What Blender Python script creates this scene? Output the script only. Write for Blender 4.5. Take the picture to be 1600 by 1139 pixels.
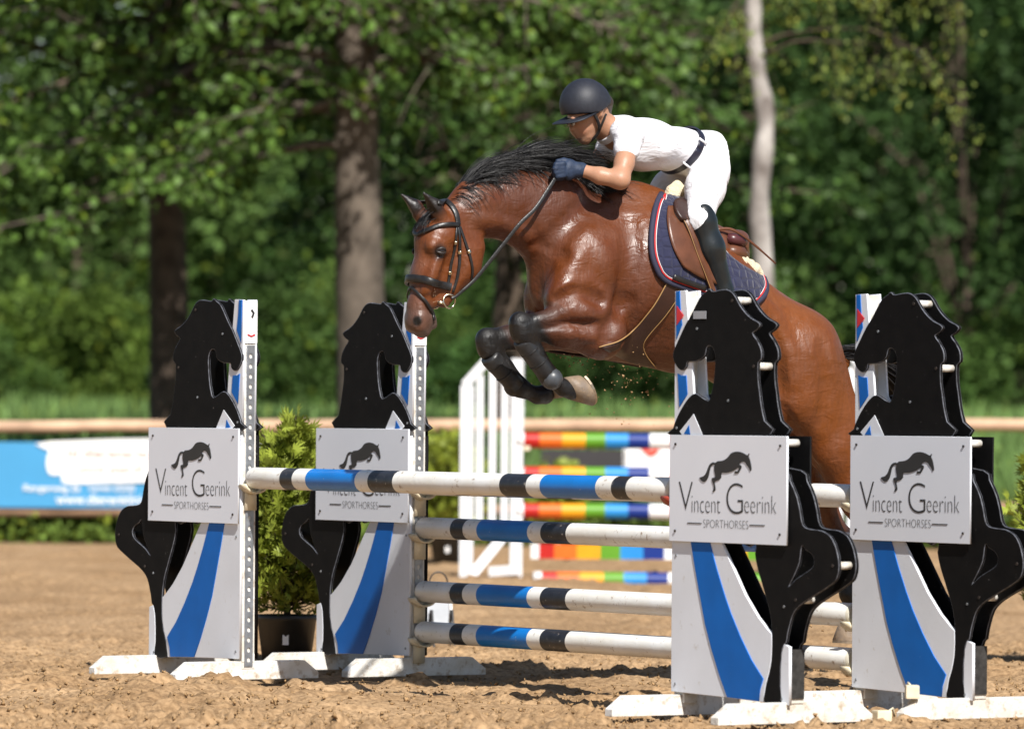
import bpy, bmesh, math, random
import numpy as np
from mathutils import Matrix, Vector, Euler
from mathutils.bvhtree import BVHTree
for o in list(bpy.data.objects): bpy.data.objects.remove(o)
random.seed(7); rng = np.random.default_rng(7)
scene = bpy.context.scene
COL = scene.collection
# ------------------------------------------------------------------ camera
F = 9800.0; HC = 1.29                       # focal length in photo pixels (1600 wide), camera height
PITCH = math.atan(60.5/F); ROLL = 0.007
cam_d = bpy.data.cameras.new('camera'); cam = bpy.data.objects.new('camera', cam_d); COL.objects.link(cam)
cam_d.sensor_width = 36; cam_d.lens = 36*F/1600; cam_d.clip_start = .5; cam_d.clip_end = 3000
CAMM = Matrix.Translation((0,0,HC)) @ Matrix.Rotation(math.pi/2+PITCH,4,'X') @ Matrix.Rotation(ROLL,4,'Z')
cam.matrix_world = CAMM
cam_d.dof.use_dof = True; cam_d.dof.focus_distance = 27.9; cam_d.dof.aperture_fstop = 3.3
scene.camera = cam
# ------------------------------------------------------------------ light
JA = math.radians(-57)                       # the jump's frame: x along the poles, y back to the take-off side
J = Matrix.Translation((-.2505,27.64,0)) @ Matrix.Rotation(JA,4,'Z')
SUNJ = Vector((1.0,-.25,1.02)).normalized()  # towards the sun, in that frame
SUN = (J.to_3x3() @ SUNJ).normalized()
sd = bpy.data.lights.new('sun','SUN'); sd.energy = 5.0; sd.angle = math.radians(.55); sd.color = (1,.965,.91)
so = bpy.data.objects.new('sun', sd); COL.objects.link(so)
so.rotation_euler = SUN.to_track_quat('Z','Y').to_euler(); so.location = SUN*50
w = bpy.data.worlds.new('World'); scene.world = w; w.use_nodes = True
nt = w.node_tree; bg = nt.nodes['Background']
sky = nt.nodes.new('ShaderNodeTexSky'); sky.sky_type = 'NISHITA'; sky.sun_disc = False
sky.sun_elevation = math.asin(SUN.z); sky.sun_rotation = math.atan2(SUN.x, SUN.y)
sky.air_density = 1.0; sky.dust_density = .6
nt.links.new(sky.outputs[0], bg.inputs[0]); bg.inputs[1].default_value = .064
scene.view_settings.view_transform = 'Standard'; scene.view_settings.look = 'None'
scene.view_settings.exposure = 0.58; scene.view_settings.gamma = 1
scene.render.engine = 'CYCLES'
# ------------------------------------------------------------------ helpers
JI = J.inverted()
def ray(px, py):
    d = CAMM.to_3x3() @ Vector(((px-800)/F, -(py-569.5)/F, -1)); return Vector((0,0,HC)), d
def at_y(px, py, Y):                         # world point on the vertical plane Y
    o, d = ray(px,py); return o + d*(Y/d.y)
def jx(px, py, x=0.0):                       # point in the jump frame on the plane x = const (the horse's long plane)
    o, d = ray(px,py); o = JI @ o; d = JI.to_3x3() @ d; return o + d*((x-o.x)/d.x)
def jy(px, py, y=0.0):                       # same on the plane y = const (the pole plane)
    o, d = ray(px,py); o = JI @ o; d = JI.to_3x3() @ d; return o + d*((y-o.y)/d.y)
def ground_at(px, py):
    o, d = ray(px,py); return o + d*(-o.z/d.z)

MATS = {}
def mat(name, col, rough=.6, spec=.5, var=.12, nscale=8, bump=0, bscale=60, metal=0, coat=0, sheen=0, attr=None, trans=0, col2=None, vmix=None, detail=4, obj=True):
    """procedural material: base colour broken up by noise, optional bump"""
    if name in MATS: return MATS[name]
    m = bpy.data.materials.new(name); m.use_nodes = True; n = m.node_tree.nodes; l = m.node_tree.links
    b = n['Principled BSDF']; b.inputs['Roughness'].default_value = rough; b.inputs['Specular IOR Level'].default_value = spec
    b.inputs['Metallic'].default_value = metal; b.inputs['Coat Weight'].default_value = coat; b.inputs['Sheen Weight'].default_value = sheen
    tc = n.new('ShaderNodeTexCoord'); no = n.new('ShaderNodeTexNoise'); no.inputs['Scale'].default_value = nscale; no.inputs['Detail'].default_value = detail
    l.new(tc.outputs['Object' if obj else 'Generated'], no.inputs['Vector'])
    ramp = n.new('ShaderNodeValToRGB'); ramp.color_ramp.elements[0].position = .3; ramp.color_ramp.elements[1].position = .7
    c = Vector(col[:3])
    lo = c*(1-var) if col2 is None else Vector(col2[:3]); hi = c*(1+var) if col2 is None else c
    ramp.color_ramp.elements[0].color = (*lo,1); ramp.color_ramp.elements[1].color = (min(hi[0],1),min(hi[1],1),min(hi[2],1),1)
    l.new(no.outputs['Fac'], ramp.inputs['Fac'])
    out = ramp.outputs['Color']
    if attr:                                  # multiply by a colour attribute on the mesh
        a = n.new('ShaderNodeAttribute'); a.attribute_name = attr
        mx = n.new('ShaderNodeMix'); mx.data_type = 'RGBA'; mx.blend_type = 'MULTIPLY'; mx.inputs['Factor'].default_value = 1
        l.new(out, mx.inputs['A']); l.new(a.outputs['Color'], mx.inputs['B']); out = mx.outputs['Result']
    l.new(out, b.inputs['Base Color'])
    if bump:
        nb = n.new('ShaderNodeTexNoise'); nb.inputs['Scale'].default_value = bscale; nb.inputs['Detail'].default_value = 6
        l.new(tc.outputs['Object'], nb.inputs['Vector'])
        bp = n.new('ShaderNodeBump'); bp.inputs['Strength'].default_value = bump; bp.inputs['Distance'].default_value = .01
        l.new(nb.outputs['Fac'], bp.inputs['Height']); l.new(bp.outputs['Normal'], b.inputs['Normal'])
    if trans:
        t = n.new('ShaderNodeBsdfTranslucent'); mxs = n.new('ShaderNodeMixShader'); mxs.inputs[0].default_value = trans
        l.new(out, t.inputs['Color']); l.new(b.outputs[0], mxs.inputs[1]); l.new(t.outputs[0], mxs.inputs[2])
        l.new(mxs.outputs[0], n['Material Output'].inputs['Surface'])
    MATS[name] = m; return m
def specks(m, col, scale, lo, hi, rough=.8):
    """mix dirt, chips or dust of another colour over a material where a noise passes a threshold"""
    n=m.node_tree.nodes; l=m.node_tree.links; b=n['Principled BSDF']; src=b.inputs['Base Color'].links[0].from_socket
    tc=n.new('ShaderNodeTexCoord'); geo=n.new('ShaderNodeObjectInfo'); ad=n.new('ShaderNodeVectorMath'); ad.operation='ADD'; l.new(tc.outputs['Object'],ad.inputs[0]); l.new(geo.outputs['Location'],ad.inputs[1])
    no=n.new('ShaderNodeTexNoise'); no.inputs['Scale'].default_value=scale; no.inputs['Detail'].default_value=5; no.inputs['Roughness'].default_value=.65; l.new(ad.outputs[0],no.inputs['Vector'])
    r=n.new('ShaderNodeMapRange'); r.inputs['From Min'].default_value=lo; r.inputs['From Max'].default_value=hi; l.new(no.outputs['Fac'],r.inputs['Value'])
    mx=n.new('ShaderNodeMix'); mx.data_type='RGBA'; l.new(r.outputs[0],mx.inputs['Factor']); l.new(src,mx.inputs['A']); mx.inputs['B'].default_value=(*col,1); l.new(mx.outputs['Result'],b.inputs['Base Color'])
    return m

def link(name, me, m=None, parent=None, smooth=True, mw=None):
    o = bpy.data.objects.new(name, me); COL.objects.link(o)
    if m is not None:
        for mm in (m if isinstance(m,(list,tuple)) else [m]): me.materials.append(mm)
    if smooth and len(me.polygons): me.polygons.foreach_set('use_smooth', np.ones(len(me.polygons),bool))
    if parent: o.parent = parent
    if mw is not None: o.matrix_world = mw
    return o
def mesh(name, v, f):
    me = bpy.data.meshes.new(name); me.from_pydata([tuple(x) for x in v], [], [tuple(x) for x in f]); me.update(); return me
def npmesh(name, V, Fa):
    """numpy vertices (n,3), faces (m,k) all with k corners"""
    me = bpy.data.meshes.new(name); V = np.asarray(V,np.float32); Fa = np.asarray(Fa,np.int32); k = Fa.shape[1]
    me.vertices.add(len(V)); me.vertices.foreach_set('co', V.ravel())
    me.loops.add(Fa.size); me.loops.foreach_set('vertex_index', Fa.ravel())
    me.polygons.add(len(Fa)); me.polygons.foreach_set('loop_start', np.arange(0,Fa.size,k,dtype=np.int32))
    me.update(calc_edges=True); me.validate(); return me
def vcol(me, cols, name='tint'):
    a = me.color_attributes.new(name,'FLOAT_COLOR','POINT'); c = np.ones((len(me.vertices),4),np.float32); c[:,:3] = cols; a.data.foreach_set('color', c.ravel())
def empty(name, loc=(0,0,0), rz=0, label=None, cat=None, group=None, mw=None):
    o = bpy.data.objects.new(name, None); COL.objects.link(o); o.location = loc; o.rotation_euler = (0,0,rz); o.empty_display_size = .1
    if mw is not None: o.matrix_world = mw
    tag(o,label,cat,group); return o
def tag(o, label=None, cat=None, group=None, kind=None):
    for k,v in (('label',label),('category',cat),('group',group),('kind',kind)):
        if v: o[k] = v
    return o
class MB:
    """collects simple solids into one mesh"""
    def __init__(s): s.v=[]; s.f=[]; s.mi=[]
    def add(s, v, f, mi=0):
        n=len(s.v); s.v += [tuple(x) for x in v]; s.f += [tuple(i+n for i in x) for x in f]; s.mi += [mi]*len(f)
    def box(s, lo, hi, mi=0, M=None, bev=0):
        x0,y0,z0=lo; x1,y1,z1=hi
        v=[Vector(q) for q in ((x0,y0,z0),(x1,y0,z0),(x1,y1,z0),(x0,y1,z0),(x0,y0,z1),(x1,y0,z1),(x1,y1,z1),(x0,y1,z1))]
        if M is not None: v=[M@q for q in v]
        s.add(v,[(0,3,2,1),(4,5,6,7),(0,1,5,4),(1,2,6,5),(2,3,7,6),(3,0,4,7)],mi)
    def tube(s, pts, r, n=8, mi=0, flat=1.0, cap=True, up=None):
        """swept tube; r may be a list; flat squashes the second axis"""
        pts=[Vector(p) for p in pts]; k=len(pts)
        if not isinstance(r,(list,tuple,np.ndarray)): r=[r]*k
        vs=[]; prev=None
        for i,p in enumerate(pts):
            t=(pts[min(i+1,k-1)]-pts[max(i-1,0)]).normalized()
            if prev is None:
                a=Vector(up) if up is not None else (Vector((0,0,1)) if abs(t.z)<.9 else Vector((1,0,0)))
                a=(a-t*a.dot(t)).normalized()
            else: a=(prev-t*prev.dot(t)).normalized()
            prev=a; b=t.cross(a)
            for j in range(n):
                q=2*math.pi*j/n; vs.append(p+a*(math.cos(q)*r[i])+b*(math.sin(q)*r[i]*flat))
        fs=[(i*n+j,i*n+(j+1)%n,(i+1)*n+(j+1)%n,(i+1)*n+j) for i in range(k-1) for j in range(n)]
        if cap: fs += [tuple(range(n-1,-1,-1)), tuple(range((k-1)*n,k*n))]
        s.add(vs,fs,mi)
    def strap(s, pts, nrm, wid, th, mi=0):
        """flat strap: nrm are the outward normals at the points"""
        pts=[Vector(p) for p in pts]; k=len(pts); vs=[]
        if not isinstance(wid,(list,tuple)): wid=[wid]*k
        for i,p in enumerate(pts):
            t=(pts[min(i+1,k-1)]-pts[max(i-1,0)]).normalized(); nn=Vector(nrm[i]); nn=(nn-t*nn.dot(t)).normalized(); b=t.cross(nn); h=wid[i]/2
            for (bb,hh) in ((-1,0),(-1,.7),(-.7,1),(.7,1),(1,.7),(1,0)): vs.append(p+b*(bb*h)+nn*(hh*th))
        fs=[(i*6+j,i*6+(j+1)%6,(i+1)*6+(j+1)%6,(i+1)*6+j) for i in range(k-1) for j in range(6)]
        fs += [tuple(range(5,-1,-1)), tuple(range((k-1)*6,k*6))]
        s.add(vs,fs,mi)
    def sphere(s, c, r, n=10, mi=0, sc=(1,1,1)):
        c=Vector(c); vs=[]; fs=[]; m=n//2+1
        for i in range(m+1):
            a=math.pi*i/m
            for j in range(n):
                b=2*math.pi*j/n; vs.append(c+Vector((math.sin(a)*math.cos(b)*r*sc[0],math.sin(a)*math.sin(b)*r*sc[1],math.cos(a)*r*sc[2])))
        fs=[(i*n+j,(i+1)*n+j,(i+1)*n+(j+1)%n,i*n+(j+1)%n) for i in range(m) for j in range(n)]
        s.add(vs,fs,mi)
    def build(s, name, m, parent=None, smooth=False, bevel=0):
        me=mesh(name,s.v,s.f); o=link(name,me,m,parent,smooth)
        if any(s.mi): me.polygons.foreach_set('material_index', s.mi)
        bm=bmesh.new(); bm.from_mesh(me)
        bmesh.ops.recalc_face_normals(bm, faces=bm.faces)
        if bevel: bmesh.ops.bevel(bm, geom=[e for e in bm.edges if e.is_manifold and e.calc_face_angle(0)>.5], offset=bevel, segments=2, affect='EDGES', profile=.7)
        bm.to_mesh(me); bm.free(); return o
def plate(name, loops, th, m, parent=None, bevel=.002, org=None):
    """solid board cut from 2D outlines (x, z), holes by even-odd, standing in the xz plane, centred on y=0"""
    cu=bpy.data.curves.new(name,'CURVE'); cu.dimensions='2D'; cu.fill_mode='BOTH'; cu.extrude=max(th/2-bevel,.0003); cu.bevel_depth=bevel; cu.bevel_resolution=1; cu.offset=-bevel
    for lp in loops:
        sp=cu.splines.new('POLY'); sp.points.add(len(lp)-1)
        for q,p in zip(sp.points,lp): q.co=(p[0],p[1],0,1)
        sp.use_cyclic_u=True
    t=bpy.data.objects.new('tmp',cu); COL.objects.link(t); bpy.context.view_layer.update()
    me=bpy.data.meshes.new_from_object(t.evaluated_get(bpy.context.evaluated_depsgraph_get())); bpy.data.objects.remove(t)
    me.transform(Matrix.Rotation(math.pi/2,4,'X')); me.materials.clear(); me.name=name
    o=link(name,me,m,parent,False)
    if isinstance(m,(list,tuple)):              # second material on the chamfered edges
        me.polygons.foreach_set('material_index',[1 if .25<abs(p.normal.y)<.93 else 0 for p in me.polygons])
    return o
def smooth_loop(pts, n=4, closed=True):
    """Catmull-Rom through 2D/3D points"""
    P=[Vector(p) for p in pts]; k=len(P); out=[]
    for i in range(k if closed else k-1):
        p0,p1,p2,p3=(P[(i-1)%k],P[i],P[(i+1)%k],P[(i+2)%k]) if closed else (P[max(i-1,0)],P[i],P[i+1],P[min(i+2,k-1)])
        for j in range(n):
            t=j/n; out.append(.5*((2*p1)+(p2-p0)*t+(2*p0-5*p1+4*p2-p3)*t*t+(3*p1-p0-3*p2+p3)*t**3))
    if not closed: out.append(P[-1])
    return out
_text={}
def text_part(txt, box, m, parent, y, thin=0.0, depth=.0012):
    """lettering stretched into box (x0,x1,z0,z1) on the plane y"""
    cu=bpy.data.curves.new('lettering','FONT'); cu.body=txt; cu.size=1; cu.offset=thin; cu.extrude=.0
    t=bpy.data.objects.new('tmp',cu); COL.objects.link(t); bpy.context.view_layer.update()
    me=bpy.data.meshes.new_from_object(t.evaluated_get(bpy.context.evaluated_depsgraph_get())); bpy.data.objects.remove(t)
    v=np.empty(len(me.vertices)*3,np.float32); me.vertices.foreach_get('co',v); v=v.reshape(-1,3)
    lo=v.min(0); hi=v.max(0); x0,x1,z0,z1=box
    w_=np.zeros_like(v); w_[:,0]=x0+(v[:,0]-lo[0])/(hi[0]-lo[0])*(x1-x0); w_[:,2]=z0+(v[:,1]-lo[1])/(hi[1]-lo[1])*(z1-z0); w_[:,1]=y
    me.vertices.foreach_set('co',w_.ravel()); me.materials.clear(); me.update(); me.name='lettering'
    return link('lettering',me,m,parent,False)

# ---- solid modelling on a grid: smooth union of tapered capsules, then surface nets
class Field:
    def __init__(s, lo, hi, res):
        s.lo=np.array(lo,np.float32); s.res=res; s.n=np.ceil((np.array(hi)-s.lo)/res).astype(int)+1
        s.d=np.full(s.n,1.0,np.float32); s.ax=[s.lo[i]+res*np.arange(s.n[i],dtype=np.float32) for i in range(3)]
    def _win(s, lo, hi):
        a=np.maximum(np.floor((np.array(lo)-s.lo)/s.res).astype(int),0); b=np.minimum(np.ceil((np.array(hi)-s.lo)/s.res).astype(int)+1,s.n)
        return a,b
    def cone(s, a, b, ra, rb, k=.04, sx=1.0, sub=False):
        """tapered capsule a-b; sx>1 squashes it sideways (x)"""
        a=np.array(a,np.float32); b=np.array(b,np.float32); R=max(ra,rb)+k+3*s.res
        lo=np.minimum(a,b)-R; hi=np.maximum(a,b)+R
        i0,i1=s._win(lo,hi)
        if np.any(i1<=i0): return
        X,Y,Z=np.meshgrid(*[s.ax[i][i0[i]:i1[i]] for i in range(3)],indexing='ij',sparse=True)
        xm=(a[0]+b[0])/2
        ax_,bx_=(a[0]-xm)*sx,(b[0]-xm)*sx; qx=(X-xm)*sx
        ba=np.array([bx_-ax_,b[1]-a[1],b[2]-a[2]],np.float32); L=float(ba@ba)+1e-9
        px_,py_,pz_=qx-ax_,Y-a[1],Z-a[2]
        t=np.clip((px_*ba[0]+py_*ba[1]+pz_*ba[2])/L,0,1)
        d=np.sqrt((px_-t*ba[0])**2+(py_-t*ba[1])**2+(pz_-t*ba[2])**2)-(ra+t*(rb-ra))
        if sx>1: d=d/ (1+(sx-1)*.35)
        sl=tuple(slice(i0[i],i1[i]) for i in range(3)); o=s.d[sl]
        if sub:
            d=-d; h=np.clip(.5-.5*(o-d)/k,0,1); s.d[sl]=o*(1-h)+d*h+k*h*(1-h)
        else:
            h=np.clip(.5+.5*(o-d)/k,0,1); s.d[sl]=o*(1-h)+d*h-k*h*(1-h)
    def chain(s, pts, k=.04, sx=1.0):
        for (p,r),(q,r2) in zip(pts[:-1],pts[1:]): s.cone(p,q,r,r2,k,sx)
    def mesh(s, name, iso=0.0, smooth=1):
        d=s.d-iso; d=np.minimum(d,.2)
        ins=d<0; nx,ny,nz=d.shape
        c=np.zeros((nx-1,ny-1,nz-1),np.int16)
        for i in (0,1):
            for j in (0,1):
                for k in (0,1): c+=ins[i:nx-1+i,j:ny-1+j,k:nz-1+k]
        act=(c>0)&(c<8); idx=np.full(act.shape,-1,np.int32); I=np.argwhere(act); idx[act]=np.arange(len(I))
        acc=np.zeros((len(I),3),np.float32); cnt=np.zeros(len(I),np.float32)
        cor=[(0,0,0),(1,0,0),(0,1,0),(1,1,0),(0,0,1),(1,0,1),(0,1,1),(1,1,1)]
        val=[d[I[:,0]+q[0],I[:,1]+q[1],I[:,2]+q[2]] for q in cor]
        for a in range(8):
            for b in range(a+1,8):
                if sum(abs(cor[a][m]-cor[b][m]) for m in range(3))!=1: continue
                va,vb=val[a],val[b]; m=(va<0)!=(vb<0); t=np.where(m,va/np.where(m,va-vb,1),0)
                p=np.array(cor[a],np.float32)+t[:,None]*(np.array(cor[b],np.float32)-np.array(cor[a],np.float32))
                acc+=p*m[:,None]; cnt+=m
        V=s.lo+(I+acc/cnt[:,None])*s.res
        Q=[]
        for ax in range(3):
            u,v=[(1,2),(2,0),(0,1)][ax]
            sl0=[slice(None)]*3; sl1=[slice(None)]*3; sl0[ax]=slice(0,-1); sl1[ax]=slice(1,None)
            ch=ins[tuple(sl0)]!=ins[tuple(sl1)]
            E=np.argwhere(ch); E=E[(E[:,u]>0)&(E[:,v]>0)&(E[:,u]<d.shape[u]-1)&(E[:,v]<d.shape[v]-1)]
            fl=ins[tuple(sl0)][E[:,0],E[:,1],E[:,2]]
            def g(du,dv):
                e=E.copy(); e[:,u]-=du; e[:,v]-=dv; return idx[e[:,0],e[:,1],e[:,2]]
            q=np.stack([g(1,1),g(0,1),g(0,0),g(1,0)],1); q[~fl]=q[~fl][:,::-1]; Q.append(q)
        Q=np.concatenate(Q); Q=Q[(Q>=0).all(1)]
        for _ in range(smooth):                 # light Laplacian pass
            e=np.concatenate([Q[:,[0,1]],Q[:,[1,2]],Q[:,[2,3]],Q[:,[3,0]]]); A=np.zeros_like(V); N=np.zeros(len(V),np.float32)
            for col in range(3): A[:,col]=np.bincount(e[:,0],V[e[:,1],col],len(V))+np.bincount(e[:,1],V[e[:,0],col],len(V))
            N=np.bincount(e[:,0],minlength=len(V))+np.bincount(e[:,1],minlength=len(V)); V=V*.5+.5*A/np.maximum(N,1)[:,None]
        return npmesh(name,V,Q)
def vnoise(x, y, seed=0):
    """2D value noise in numpy"""
    xi=np.floor(x).astype(np.int64); yi=np.floor(y).astype(np.int64); fx=x-xi; fy=y-yi; fx=fx*fx*(3-2*fx); fy=fy*fy*(3-2*fy)
    def h(a,b):
        n=(a*374761393+b*668265263+seed*982451653)&0x7fffffff; n=(n^(n>>13))*1274126177&0x7fffffff; return ((n^(n>>16))&0xffff)/65535.0
    return (h(xi,yi)*(1-fx)+h(xi+1,yi)*fx)*(1-fy)+(h(xi,yi+1)*(1-fx)+h(xi+1,yi+1)*fx)*fy
# ================================================================== SETTING
# ---- sand arena: one sheet, dense where the picture looks, out to the horizon
def axis(dense, lo, hi, grow=1.22):
    a=list(dense); st=dense[1]-dense[0]; x=a[-1]; s=st
    while x<hi: s=min(s*grow,80); x+=s; a.append(x)
    st=dense[1]-dense[0]; x=a[0]; s=st; pre=[]
    while x>lo: s=min(s*grow,80); x-=s; pre.append(x)
    return np.array(pre[::-1]+a)
gx=axis(np.arange(-3.6,3.61,.021),-700,700); gy=axis(np.concatenate([np.arange(23.2,34,.021),np.arange(34,57.5,.06)]),-60,1500)
GX,GY=np.meshgrid(gx,gy,indexing='ij')
def sand_h(X,Y):
    h=np.zeros_like(X)
    near=np.clip((58-Y)/4,0,1)
    h+=(vnoise(X*.7,Y*.7,1)-.5)*.05*near
    h+=(vnoise(X*2.3,Y*2.3,2)-.5)*.03*near
    r=vnoise(X*5.5,Y*5.5,3); h+=np.maximum(r-.5,0)**1.3*.055*near          # trodden hollows and heaps
    c=vnoise(X*13,Y*13,4); m=np.clip((vnoise(X*1.6,Y*1.6,5)-.35)*3,0,1)
    rough=1+1.1*np.clip((27.2-Y)/1.2,0,1)
    h+=np.maximum(c-.52,0)*.038*m*near*rough                                     # clods
    c2=vnoise(X*30,Y*30,6); h+=np.maximum(c2-.5,0)*.048*(.35+.65*m)*near*rough
    h+=(vnoise(X*55,Y*55,8)-.5)*.010*near
    # hoof marks
    return h
rr=np.random.default_rng(3)
GZ=sand_h(GX,GY)
for k in range(330):
    cx=rr.uniform(-3.6,3.6) if k<200 else rr.uniform(-6,6); cy=rr.uniform(24.4,33) if k<200 else rr.uniform(33,56); a=rr.uniform(.05,.10); dp=rr.uniform(.02,.05)
    i0,i1=np.searchsorted(gx,[cx-.4,cx+.4]); j0,j1=np.searchsorted(gy,[cy-.4,cy+.4])
    d=np.hypot(GX[i0:i1,j0:j1]-cx,(GY[i0:i1,j0:j1]-cy))/a
    GZ[i0:i1,j0:j1]+=-dp*np.exp(-d**2)+dp*.75*np.exp(-((d-1.5)/.55)**2)
JX=np.cos(-JA)*(GX+.2505)-np.sin(-JA)*(GY-27.64); JY=np.sin(-JA)*(GX+.2505)+np.cos(-JA)*(GY-27.64)
foot=np.zeros_like(GZ)
for ux in (-1.77,-2.55,1.77,2.57):
    for uy in (0,.93): foot=np.maximum(foot,np.exp(-(np.maximum(np.abs(JX-ux)-.12,0)/.12)**2-(np.maximum(np.abs(JY-uy)-.5,0)/.15)**2))
GZ=GZ*(1-.75*foot)-.012*foot
GZ-=.02
def ridge(px,py,rx,ry,h):                     # heaps of loose sand the photo shows against the feet
    g=ground_at(px,py); global GZ
    d=((GX-g.x)/rx)**2+((GY-g.y)/ry)**2
    GZ=GZ+h*np.exp(-d)*(.45+1.1*vnoise(GX*14,GY*14,9))
ridge(330,1073,.22,.25,.06); ridge(300,1085,.45,.5,.05); ridge(1310,1122,.12,.2,.05); ridge(1390,1112,.10,.3,.02); ridge(650,1075,.3,.3,.02)
GZ=np.where(GY>58,np.minimum(GZ,0)-.02,GZ)
def gz(x,y): return float(GZ[min(np.searchsorted(gx,x),len(gx)-1),min(np.searchsorted(gy,y),len(gy)-1)])
n0,n1=GX.shape; idx=np.arange(n0*n1).reshape(n0,n1)
me=npmesh('sand_ground',np.stack([GX.ravel(),GY.ravel(),GZ.ravel()],1),np.stack([idx[:-1,:-1].ravel(),idx[1:,:-1].ravel(),idx[1:,1:].ravel(),idx[:-1,1:].ravel()],1))
def ground_mat():
    m=bpy.data.materials.new('sand_and_grass'); m.use_nodes=True; n=m.node_tree.nodes; l=m.node_tree.links; b=n['Principled BSDF']
    b.inputs['Roughness'].default_value=.95; b.inputs['Specular IOR Level'].default_value=.15
    tc=n.new('ShaderNodeTexCoord')
    def noise(s,d=5):
        q=n.new('ShaderNodeTexNoise'); q.inputs['Scale'].default_value=s; q.inputs['Detail'].default_value=d; l.new(tc.outputs['Object'],q.inputs['Vector']); return q
    def ramp(src,p0,p1,c0,c1):
        r=n.new('ShaderNodeValToRGB'); r.color_ramp.elements[0].position=p0; r.color_ramp.elements[1].position=p1; r.color_ramp.elements[0].color=(*c0,1); r.color_ramp.elements[1].color=(*c1,1); l.new(src,r.inputs['Fac']); return r.outputs['Color']
    a=ramp(noise(1.1).outputs['Fac'],.35,.68,(.305,.198,.106),(.425,.290,.166))
    f=ramp(noise(38,7).outputs['Fac'],.36,.62,(.5,.45,.4),(1.08,1.04,1.0))
    mx=n.new('ShaderNodeMix'); mx.data_type='RGBA'; mx.blend_type='MULTIPLY'; mx.inputs['Factor'].default_value=.8; l.new(a,mx.inputs['A']); l.new(f,mx.inputs['B'])
    gr=ramp(noise(.9).outputs['Fac'],.3,.7,(.045,.085,.02),(.10,.15,.035))
    sp=n.new('ShaderNodeSeparateXYZ'); l.new(tc.outputs['Object'],sp.inputs[0])
    mr=n.new('ShaderNodeMapRange'); mr.inputs['From Min'].default_value=57.2; mr.inputs['From Max'].default_value=58.2; l.new(sp.outputs['Y'],mr.inputs['Value'])
    m2=n.new('ShaderNodeMix'); m2.data_type='RGBA'; l.new(mr.outputs[0],m2.inputs['Factor']); l.new(mx.outputs['Result'],m2.inputs['A']); l.new(gr,m2.inputs['B'])
    l.new(m2.outputs['Result'],b.inputs['Base Color'])
    bp=n.new('ShaderNodeBump'); bp.inputs['Strength'].default_value=.55; bp.inputs['Distance'].default_value=.012; l.new(noise(75,8).outputs['Fac'],bp.inputs['Height']); l.new(bp.outputs['Normal'],b.inputs['Normal'])
    return m
tag(link('sand_ground',me,ground_mat()),kind='structure')
# loose crumbs of sand in the foreground
V=[];Fc=[]
cden=vnoise(rr.uniform(0,400,17000),rr.uniform(0,400,17000),5)
tet=np.array([(1,0,-.4),(-.5,.87,-.4),(-.5,-.87,-.4),(0,0,.9)]);
for k in range(17000):
    x=rr.uniform(-3.2,3.2); y=24.3+rr.random()**1.7*9
    if cden[k]<.30+.25*rr.random(): continue
    i=min(np.searchsorted(gx,x),n0-1); j=min(np.searchsorted(gy,y),n1-1)
    s=rr.uniform(.004,.013)*(1.8 if rr.random()<.06 else 1); R=np.array(Euler(rr.uniform(0,6,3)).to_matrix())
    o=len(V); V+= list((tet*rr.uniform(.7,1.3,(4,1)))@R.T*s+np.array([x,y,GZ[i,j]+s*.4])); Fc+=[(o,o+1,o+3),(o+1,o+2,o+3),(o+2,o,o+3),(o,o+2,o+1)]
tag(link('loose_sand',npmesh('loose_sand',V,Fc),mat('sand_crumb',(.30,.19,.095),.95,.1,.35,20),smooth=False),'loose crumbs of brown sand scattered over the riding arena','sand',kind='stuff')

# ---- fence of round rails, banners on it
wood=mat('rail_wood',(.50,.33,.22),.8,.3,.3,3,.3,40)
wood2=mat('rail_wood_dark',(.26,.16,.10),.85,.2,.3,3,.3,40)
YF=57.6
def fz(px,py): return at_y(px,py,YF)
fence=empty('rail_fence',(0,YF,0),0,'round wooden rail fence along the far edge of the sand','fence')
xs=[-17.2,-13.4,-9.6,-5.8,-2.05,1.72,5.5,9.4,13.2,17.0]
for a,b in zip(xs[:-1],xs[1:]):
    zt=lambda x:1.05+.0085*(x+4.2); zb=lambda x:.265+.011*(x+4.2)
    for nm,zf,r,m in (('top_rail',zt,.056,wood),('bottom_rail',zb,.048,wood2)):
        q=MB(); q.tube([(a+(b-a)*t+.004,random.uniform(-.01,.01),zf(a+(b-a)*t)+random.uniform(-.006,.006)) for t in np.linspace(0,1,8)],[r*random.uniform(.94,1.05) for _ in range(8)],12); o=q.build(nm,m,fence,True)
for x in xs:
    q=MB(); q.tube([(x,.11,-.3),(x,.11,.6),(x,.11,1.13+.0085*(x+4.2))],[.07,.066,.062],12); q.build('post',wood2,fence,True)
# blue banner
def banner(name,px0,px1,py0,py1,label,cat,m):
    a=fz(px0,py0); b=fz(px1,py1); e=empty(name,(0,YF-.065,0),0,label,cat)
    q=MB(); N=24
    for i in range(N):
        x0=a.x+(b.x-a.x)*i/N; x1=a.x+(b.x-a.x)*(i+1)/N; f=lambda x:.006*math.sin(x*5)
        q.add([(x0,f(x0),b.z),(x1,f(x1),b.z),(x1,f(x1),a.z),(x0,f(x0),a.z),(x0,f(x0)+.004,b.z),(x1,f(x1)+.004,b.z),(x1,f(x1)+.004,a.z),(x0,f(x0)+.004,a.z)],[(0,1,2,3),(7,6,5,4),(0,4,5,1),(3,2,6,7)])
    q.build('sheet',m,e,False); return e
def on_ban(px,py): p=fz(px,py); return (p.x,p.z)
bb=banner('advertising_banner',-190,402,689,795,'light blue advertising banner with white lettering hung on the rail fence','banner',mat('banner_blue',(.055,.27,.50),.5,.4,.05,2))
white=mat('print_white',(.80,.80,.80),.5,.3,.03,3)
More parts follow.
